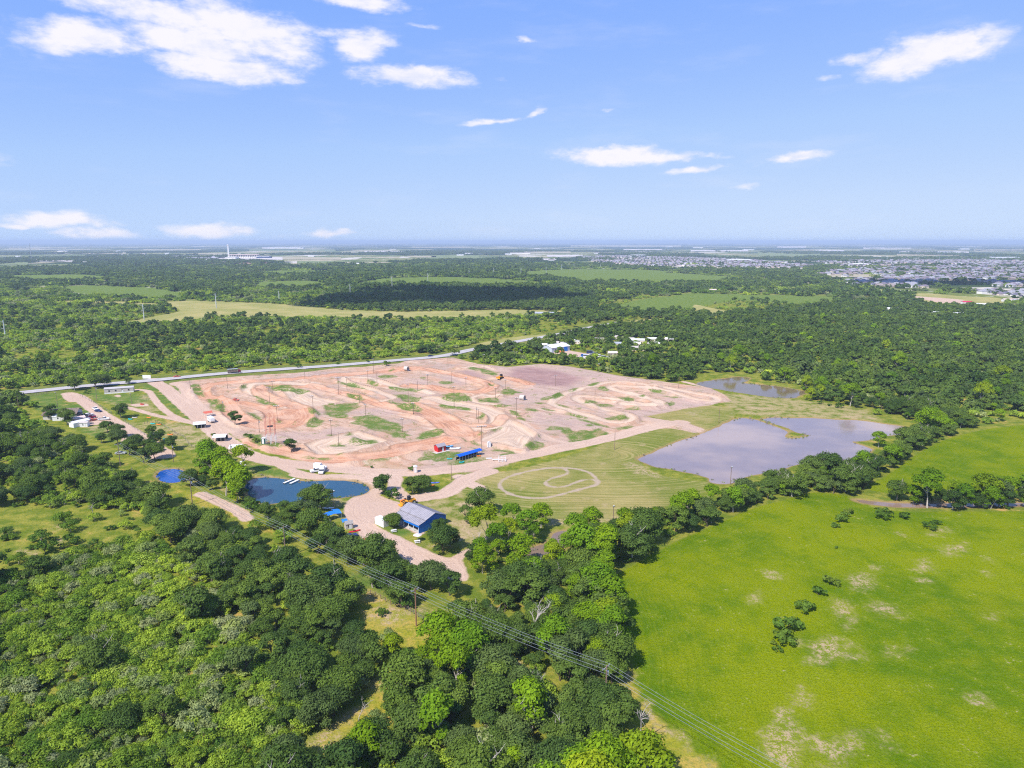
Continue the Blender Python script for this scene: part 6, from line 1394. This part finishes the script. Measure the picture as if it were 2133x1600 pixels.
if HV:
    hm_ = []
    for i in HV:
        bm = bmesh.new()
        for me in HPRO[i]: bm.from_mesh(me)
        nwall = len(HPRO[i][0].polygons)
        me = bpy.data.meshes.new("house_form"); bm.to_mesh(me); bm.free(); me.materials.append(HPRO[i][0].materials[0]); me.materials.append(HPRO[i][1].materials[0])
        for q, p_ in enumerate(me.polygons): p_.material_index = 0 if q < nwall else 1
        hm_.append(me)
    mass("distant_houses", hm_, sum(HV.values(), []), "mass of small roofs in the far suburb", 9)
# trees between the houses
sp = []
for (x, y, rz) in HS:
    for t in range(3):
        if random.random() < .7: sp.append((x + random.uniform(-17, 17), y + random.uniform(-17, 17), random.uniform(.55, 1.05), random.uniform(0, 6.28)))
mass("suburb_trees", MID['oak'], sp, "dark trees between the suburb houses", 11)
# ------------------------------------------------------------------ far plain: pale lots and fields, halls, the racing circuit
FC = {'w': mat("pale_lot", (.62, .55, .50), .95, var=.12, scale=.01), 't': mat("stubble", (.42, .36, .22), .95, var=.12, scale=.01), 'g': mat("far_grass", (.20, .24, .08), .95, var=.12, scale=.01), 'r': mat("red_earth", (.36, .20, .16), .95, var=.12, scale=.01), 'p': mat("grey_paving", (.42, .39, .42), .95, var=.12, scale=.01)}
FAR_LOTS = [(77,157,540,545,'w'),(97,264,525,529,'t'),(230,360,530,536,'p'),(250,400,537,541,'g'),(300,477,540,546,'w'),(350,470,533,538,'p'),(455,590,536,541,'w'),(590,712,536,541,'t'),(440,560,546,551,'r'),(547,627,515,518,'w'),(0,60,547,552,'g'),(620,720,544,549,'g'),(700,850,546,552,'t'),(730,800,548,551,'w'),(850,910,533,536,'t'),(900,1000,532,538,'g'),(1140,1215,531,535,'w'),(1130,1160,539,542,'w'),(1010,1190,524,528,'t'),(1190,1420,511,514,'t'),(1440,1560,521,524,'w'),(1580,1710,526,534,'g'),(1870,2000,529,533,'t'),(1900,2020,524,527,'w'),(2060,2133,535,541,'w'),(1760,1820,551,555,'w'),(1620,1680,513,516,'w'),(1690,1830,572,578,'t'),(520,700,520,523,'g'),(860,980,514,516,'t'),(300,420,519,521,'t'),(20,140,516,518,'t'),(1700,1760,521,524,'w'),(1990,2110,546,550,'g'),(150,260,551,554,'g'),(1300,1380,519,521,'w'),(760,860,523,525,'w'),(1180,1260,521,523,'t'),(1800,1900,516,518,'w'),(2030,2133,520,522,'t')]
for (x0, x1, y0, y1, c_) in FAR_LOTS:
    n = 10; top = [(x0 + (x1 - x0) * i / n, y0 + random.uniform(-.4, .4)) for i in range(n + 1)]; bot = [(x0 + (x1 - x0) * i / n, y1 + random.uniform(-.5, .5)) for i in range(n + 1)][::-1]
    P = [at(*q) for q in bot + top[::1][::1][::-1][::-1][::1]]
    P = [at(*q) for q in top] + [at(*q) for q in bot]
    bm = bmesh.new(); f = bm.faces.new([bm.verts.new((q.x, q.y, .9)) for q in P]); f.normal_update()
    if f.normal.z < 0: f.normal_flip()
    me = bpy.data.meshes.new("far_field"); bm.to_mesh(me); bm.free(); me.materials.append(FC[c_]); tag(link(bpy.data.objects.new("far_field" if c_ in 'tgr' else "far_lot", me)), "pale strip of open ground on the far plain", None, None, "structure")
HALLS = [(1085,529,42,4),(1060,531,14,3),(1395,515,14,2),(1470,543,40,5),(1540,544,46,5),(600,518,70,3),(1920,527,30,4),(1975,528,40,4),(2090,540,60,6),(1885,526,16,4),(135,526,20,5),(165,540,8,3),(205,537,8,3),(745,551,22,3),(960,533,14,3),(1150,543,12,3),(980,529,20,2),(1330,534,30,4),(1260,529,40,4),(1790,552,24,3),(1455,517,20,3),(1640,515,16,2),(2010,520,18,3),(40,536,10,3),(300,530,12,3),(350,529,10,2),(650,535,12,2),(820,520,14,2),(1120,519,12,2),(1560,521,22,2),(1700,537,12,3),(250,524,10,2)]
for j, (x, y, w, h_) in enumerate(HALLS):
    p = at(x, y); L_ = w * px_m(p); H_ = max(4, h_ * px_m(p) * .6); side = "left" if x < 700 else ("middle" if x < 1400 else "right")
    o = root("warehouse", "low white hall on the far plain, %s of the picture" % side, "warehouse", p, random.uniform(-.1, .1), "halls on the far plain"); D_ = min(L_ * .6, 60)
    MB().box(0, 0, H_ / 2, L_, D_, H_).part("wall", m_hw[0], o); MB().prism([(-D_ / 2 - 1, H_), (D_ / 2 + 1, H_), (0, H_ + 3)], -L_ / 2 - 1, L_ / 2 + 1, 'x').part("roof", m_white if j % 3 else m_hr[2], o)
# circuit: observation tower, grandstand, blue canopy, paddock hall
p = at(478, 536); u = px_m(p); o = root("observation_tower", "tall white observation tower at the far racing circuit", "tower", p); Ht = 25 * u
for s_ in (-1, 1): MB().tube((s_ * 1.3 * u, 0, 0), (s_ * .8 * u, 0, Ht), .62 * u, .5 * u, 8).part("leg", m_white, o)
MB().box(0, 0, Ht * .55, 1.2 * u, .5 * u, Ht).part("stair_core", m_white, o); MB().box(0, 0, Ht, 3.4 * u, 2 * u, 1.3 * u).part("deck", m_white, o); MB().box(-2.2 * u, 0, Ht - .4 * u, 2.4 * u, 1.2 * u, .5 * u).part("canopy", m_redwood, o)
p = at(508, 537); o = root("grandstand", "long white grandstand right of the far tower", "grandstand", p); L_ = 60 * u
MB().prism([(0, 0), (30, 0), (30, 6 * u), (0, 2 * u)], -L_ / 2, L_ / 2, 'x').part("tier", m_hw[0], o); MB().slab([(-L_ / 2, -5, 6.0 * u), (L_ * .5, -5, 6.0 * u), (L_ * .5, 32, 6.6 * u), (-L_ / 2, 32, 6.6 * u)], 2).part("roof", m_pinkw, o)
for i in range(13): MB().box(-L_ / 2 + (i + .5) * L_ / 13, -1, 2.8 * u, 2.5, 3, 5.6 * u).part("column", m_white, o)
p = at(549, 538); o = root("covered_stand", "deep blue roofed stand at the far circuit", "grandstand", p)
MB().prism([(-15 * u, 0), (14 * u, 0), (14 * u, 3.2 * u), (-9 * u, 3.2 * u), (-15 * u, .8 * u)], 0, 40).part("roof", mat("deep_blue_roof", (.035, .06, .16), .6), o); MB().box(0, 20, 3.7 * u, 24 * u, 30, .8 * u).part("canopy", m_white, o)
p = at(487, 539); o = root("paddock_hall", "low white hall at the foot of the far tower", "hall", p); MB().box(0, 0, 1.6 * u, 16 * u, 50, 3.2 * u).part("wall", m_white, o); MB().box(0, 0, 3.5 * u, 17 * u, 54, .5 * u).part("roof", m_hw[0], o)

# ------------------------------------------------------------------ single trees that stand apart
ST = [('oak',12,958,415,1.0,"oak with thin bare trunks at the yard entrance"),('bush',12,1060,465,2.0,"small round dark tree beside the loader"),('oak',12,1280,415,.95,"tall oak left in the group behind the loader"),('oak',12,1390,395,.75,"dark oak right in the group behind the loader"),('oak',12,1345,380,.7,"oak at the back of the group behind the loader"),('oak',12,1880,735,.85,"oak in front of the pair right of the barn"),('oak',12,2040,640,1.05,"larger oak behind in the pair right of the barn"),
 ('oak',12,1590,850,.66,"big dark oak shading the barn's right corner"),('oak',12,1620,1060,1.0,"dark oak standing below the barn corner"),('oak',12,1700,1000,.85,"oak spreading its shade right of the barn"),('oak',12,1065,800,.6,"small oak in front of the barn's porch"),('oak',5,390,805,.85,"lone oak with bare trunk on the dirt road"),('oak',5,890,1035,.95,"round lone oak on the track's near edge"),
 ('oak',12,250,600,1.05,"oak on the near bank of the blue pond"),('oak',12,90,690,.95,"oak at the pond's lower left bank"),('oak',12,150,560,.85,"oak leaning over the blue pond"),('oak',12,330,1000,1.1,"big oak hiding the long blue tarp"),('oak',12,180,880,1.05,"oak left of the big tarp oak"),('oak',12,455,1065,1.0,"oak right below the big tarp oak"),('oak',12,230,1080,.9,"oak below the long blue tarp"),('oak',12,900,1265,1.2,"biggest oak at the yard's lower edge"),('oak',12,740,1215,1.0,"oak left of the biggest yard oak"),('oak',12,600,1175,.95,"oak in the row along the yard's lower edge"),('oak',12,1200,1425,1.0,"oak below the yard's lower arm"),('oak',12,1490,1490,.95,"oak at the foot of the lower yard arm"),('oak',12,1340,1480,.85,"oak under the wires left of the arm's foot"),('oak',12,1700,1550,1.0,"oak at the end of the lower yard arm"),
 ('oak',4,1085,725,.9,"round tree at the top of the pit lawn"),('oak',4,960,860,.85,"oak left of the lane below the gravel yard"),('oak',4,1050,900,.8,"oak beside the lane's left edge"),('oak',4,910,950,.7,"oak at the lane's far left edge"),('oak',4,1060,960,.85,"oak in the middle of the lane oaks"),('oak',4,1355,890,.7,"upper left oak of the lawn oak row"),('oak',4,1430,930,.8,"middle oak of the lawn oak row"),('oak',4,1385,965,.7,"lower oak of the lawn oak row"),('oak',4,1545,1010,.9,"right oak of the lawn oak row"),('oak',4,1220,1020,.9,"oak left of the gravel pad"),('oak',4,1330,1040,.95,"tall oak at the gravel pad"),('oak',4,1385,1100,.9,"oak above the small blue pond"),('oak',4,1160,1060,.9,"oak above the small pond's left end"),('oak',4,1290,1130,.95,"oak on the small blue pond's left bank"),
 ('oak',4,670,480,1.0,"oak by the road left of the mobile home"),('oak',4,860,460,1.3,"tall oak touching the mobile home"),('oak',4,930,450,1.0,"spreading oak behind the mobile home"),('oak',4,1150,425,.7,"slender tree by the road above the mobile home"),('bush',4,785,510,1.4,"small tree on the lawn before the mobile home"),('oak',4,470,740,1.0,"oak in front of the farmhouse's left half"),('oak',4,590,760,1.1,"oak in front of the farmhouse's right half"),('oak',4,610,790,.9,"oak below the farmhouse"),
 ('bush',5,500,915,1.3,"left shrub on the green wedge by the track"),('bush',5,530,930,1.2,"middle shrub on the green wedge by the track"),('bush',5,575,950,1.1,"right shrub on the green wedge by the track"),('bush',5,190,890,1.2,"shrub beside the middle pit shelter"),('bush',12,1265,165,1.0,"shrub touching the pink portable toilet"),('bush',12,828,132,.9,"tiny lone shrub beside the track road"),('bush',5,950,282,1.8,"dark shrub on the far road verge"),('bush',5,1305,255,1.6,"round dark shrub beyond the road"),('bush',5,1740,268,2.2,"dark shrub at the road's near verge"),('bush',5,1565,235,2.2,"round shrub above the road's middle"),('bush',6,405,175,3.2,"wide bush at the road bend"),('bush',6,300,140,3.0,"pale bush beyond the road bend"),
 ('lime',7,1660,570,.75,"round bright tree at the brown pond's right end"),('lime',7,1825,575,.5,"bright bush tree right of the round one"),('bush',7,1745,605,1.1,"left of the small shrubs on the pond bank grass"),('bush',7,1825,622,1.2,"middle small shrub on the pond bank grass"),('bush',7,1920,640,1.5,"right small shrub on the pond bank grass"),('bush',7,2040,625,2.0,"grey green shrub at the wood's edge"),('lime',8,870,800,.4,"small bright shrub on the farm pond's far bank"),
 ('lime',8,600,1060,.9,"tall sparse tree on the farm pond's right spit"),('lime',13,1510,1170,1.0,"tall lime tree with a white trunk by the creek pool"),('lime',13,800,1180,1.25,"broad lime tree left of the creek pool"),('lime',13,620,1100,.9,"lime tree behind the broad one"),('lime',13,950,1060,1.0,"lime tree above the creek pool"),
 ('bush',18,628,190,1.3,"tall shrub crowning the upper pasture row"),('bush',18,610,205,1.6,"top shrub of the upper pasture row"),('bush',18,590,235,1.4,"middle shrub of the upper pasture row"),('bush',18,555,265,1.3,"bottom shrub of the upper pasture row"),('bush',18,530,580,1.5,"topmost shrub of the pasture's middle row"),('bush',18,465,640,2.0,"largest shrub of the pasture's middle row"),('bush',18,385,735,1.5,"round shrub in the pasture's middle row"),('bush',18,425,715,1.0,"small shrub beside the round pasture shrub"),('bush',18,290,835,2.1,"wide shrub near the pasture row's lower end"),('bush',18,310,800,1.4,"shrub just above the wide pasture shrub"),('bush',18,270,910,1.7,"round shrub at the pasture row's lower end"),('bush',18,215,915,.8,"tiny left shrub at the pasture row's foot"),('bush',18,235,955,.8,"lowest tiny shrub of the pasture row"),('bush',18,560,380,.7,"lone tiny shrub on the upper pasture"),('bush',18,820,215,1.9,"shrub at the creek gap in the pasture hedge"),('bush',18,935,215,1.8,"shrub right of the creek gap"),('bush',18,1080,275,1.6,"shrub on the bare pasture mound"),('bush',18,1120,250,1.5,"shrub behind the bare pasture mound"),
 ('bush',11,1210,870,1.9,"bright round shrub in the cleared strip"),('oak',11,530,600,.8,"dark oak right of the small blue pond"),('bush',14,605,520,1.9,"upright dark shrub in the left glade"),('bush',14,340,470,1.8,"dark shrub beside grey brush in the glade"),('bush',14,390,600,2.0,"dark shrub below the glade's bare patch"),('bush',14,60,500,1.6,"dark shrub at the glade's left end")]
for i, (kind, k, x, y, s_, lb) in enumerate(ST):
    p = gp(k, x, y); plant(kind, p.x, p.y, s_, None, i, lb, "tree" if kind != 'bush' else "bush", name={'oak': "oak_tree", 'lime': "lime_tree", 'bush': "shrub"}[kind])
# bleached dead trees
DT = [(17,385,700,1.15,"tall bleached dead tree standing over the wires"),(17,430,1150,.95,"pale dead snag leaning in the creek wood"),(17,1190,1420,.9,"whitish half dead tree at the pasture's corner"),(17,740,810,.8,"dead tree beside the crossarm at the creek"),(17,380,1330,.9,"broken dead tree in the dark lower wood"),(17,40,1060,.6,"small grey dead crown in the oaks"),(16,1820,1050,.55,"fan shaped grey dead crown in the oaks"),(16,290,80,.8,"bare dead tree in the dark oak belt"),(13,280,1400,.8,"bleached dead tree left of the lime trees"),(16,880,1250,.7,"grey dead tree beside the straw glade"),(14,790,330,.6,"grey leafless brush in the glade"),(8,1070,860,.7,"grey dead grove tree by the farm pond"),(8,1160,870,.7,"second grey dead tree by the farm pond"),(17,160,1600,.8,"grey dead crown at the lower edge of the wood"),(11,1500,1520,.7,"bleached dead tree below the wires' oaks")]
for i, (k, x, y, s_, lb) in enumerate(DT):
    p = gp(k, x, y); o = root("dead_tree", lb, "dead tree", p, random.uniform(0, 6)); o.scale = (s_, s_, s_ * 1.1); link(bpy.data.objects.new("branches", DEAD[i % 4]), o)

# ------------------------------------------------------------------ fair-weather clouds overhead, out of the picture, whose shadows lie on the far woods
cm_, N, out = new_mat("cloud_white"); principled(N, out, N.mix(N.noise(N.obj(), .004, 4), (.9, .9, .92), (.8, .8, .84)), 1.0, 0, 0)
def cloud(px, py, lx, ly, label, alt=1250):
    g = at(px, py); k = alt / math.tan(SUN_EL); c = Vector((g.x + _h.x * k, g.y + _h.y * k, alt))
    bm = bmesh.new(); rg = random.Random(int(px))
    for i in range(16):
        a = rg.uniform(0, math.tau); q = math.sqrt(rg.random()); r_ = rg.uniform(.22, .42)
        M = Matrix.Translation((q * math.cos(a) * lx * .7, q * math.sin(a) * ly * .7, 0)) @ Matrix.Diagonal((lx * r_, ly * r_, 70 * r_ * 2, 1))
        bmesh.ops.create_icosphere(bm, subdivisions=3, radius=1, matrix=M)
    for v in bm.verts:
        n = mnoise.fractal(v.co * .012, 1, 2, 4); v.co.x += n * 26; v.co.y += n * 26; v.co.z = max(v.co.z, -18) + n * 14
    me = bpy.data.meshes.new("cloud"); bm.to_mesh(me); bm.free(); me.materials.append(cm_)
    for p_ in me.polygons: p_.use_smooth = True
    o = link(bpy.data.objects.new("cloud", me)); o.location = c; tag(o, label, None, None, "structure")
cloud(930, 619, 280, 215, "white cumulus cloud overhead shading the dark wood")
cloud(2010, 590, 330, 90, "white cumulus cloud overhead shading the suburb roofs")

# ------------------------------------------------------------------ the air: pale blue haze
hm, N, out = new_mat("air"); pv = N.node('ShaderNodeVolumePrincipled')
pv.inputs['Color'].default_value = (0.66, 0.80, 1.0, 1); pv.inputs['Density'].default_value = HAZE_DENSITY; pv.inputs['Anisotropy'].default_value = 0.0
N.l.new(pv.outputs[0], out.inputs['Volume'])
hb = bmesh.new(); bmesh.ops.create_cube(hb, size=1.0, matrix=Matrix.Translation((0, 0, 64.0)) @ Matrix.Diagonal((126000, 126000, 136, 1)))
hme = bpy.data.meshes.new("haze"); hb.to_mesh(hme); hb.free(); hme.materials.append(hm)
tag(link(bpy.data.objects.new("haze", hme)), "pale blue summer haze over the plain", None, None, "stuff")
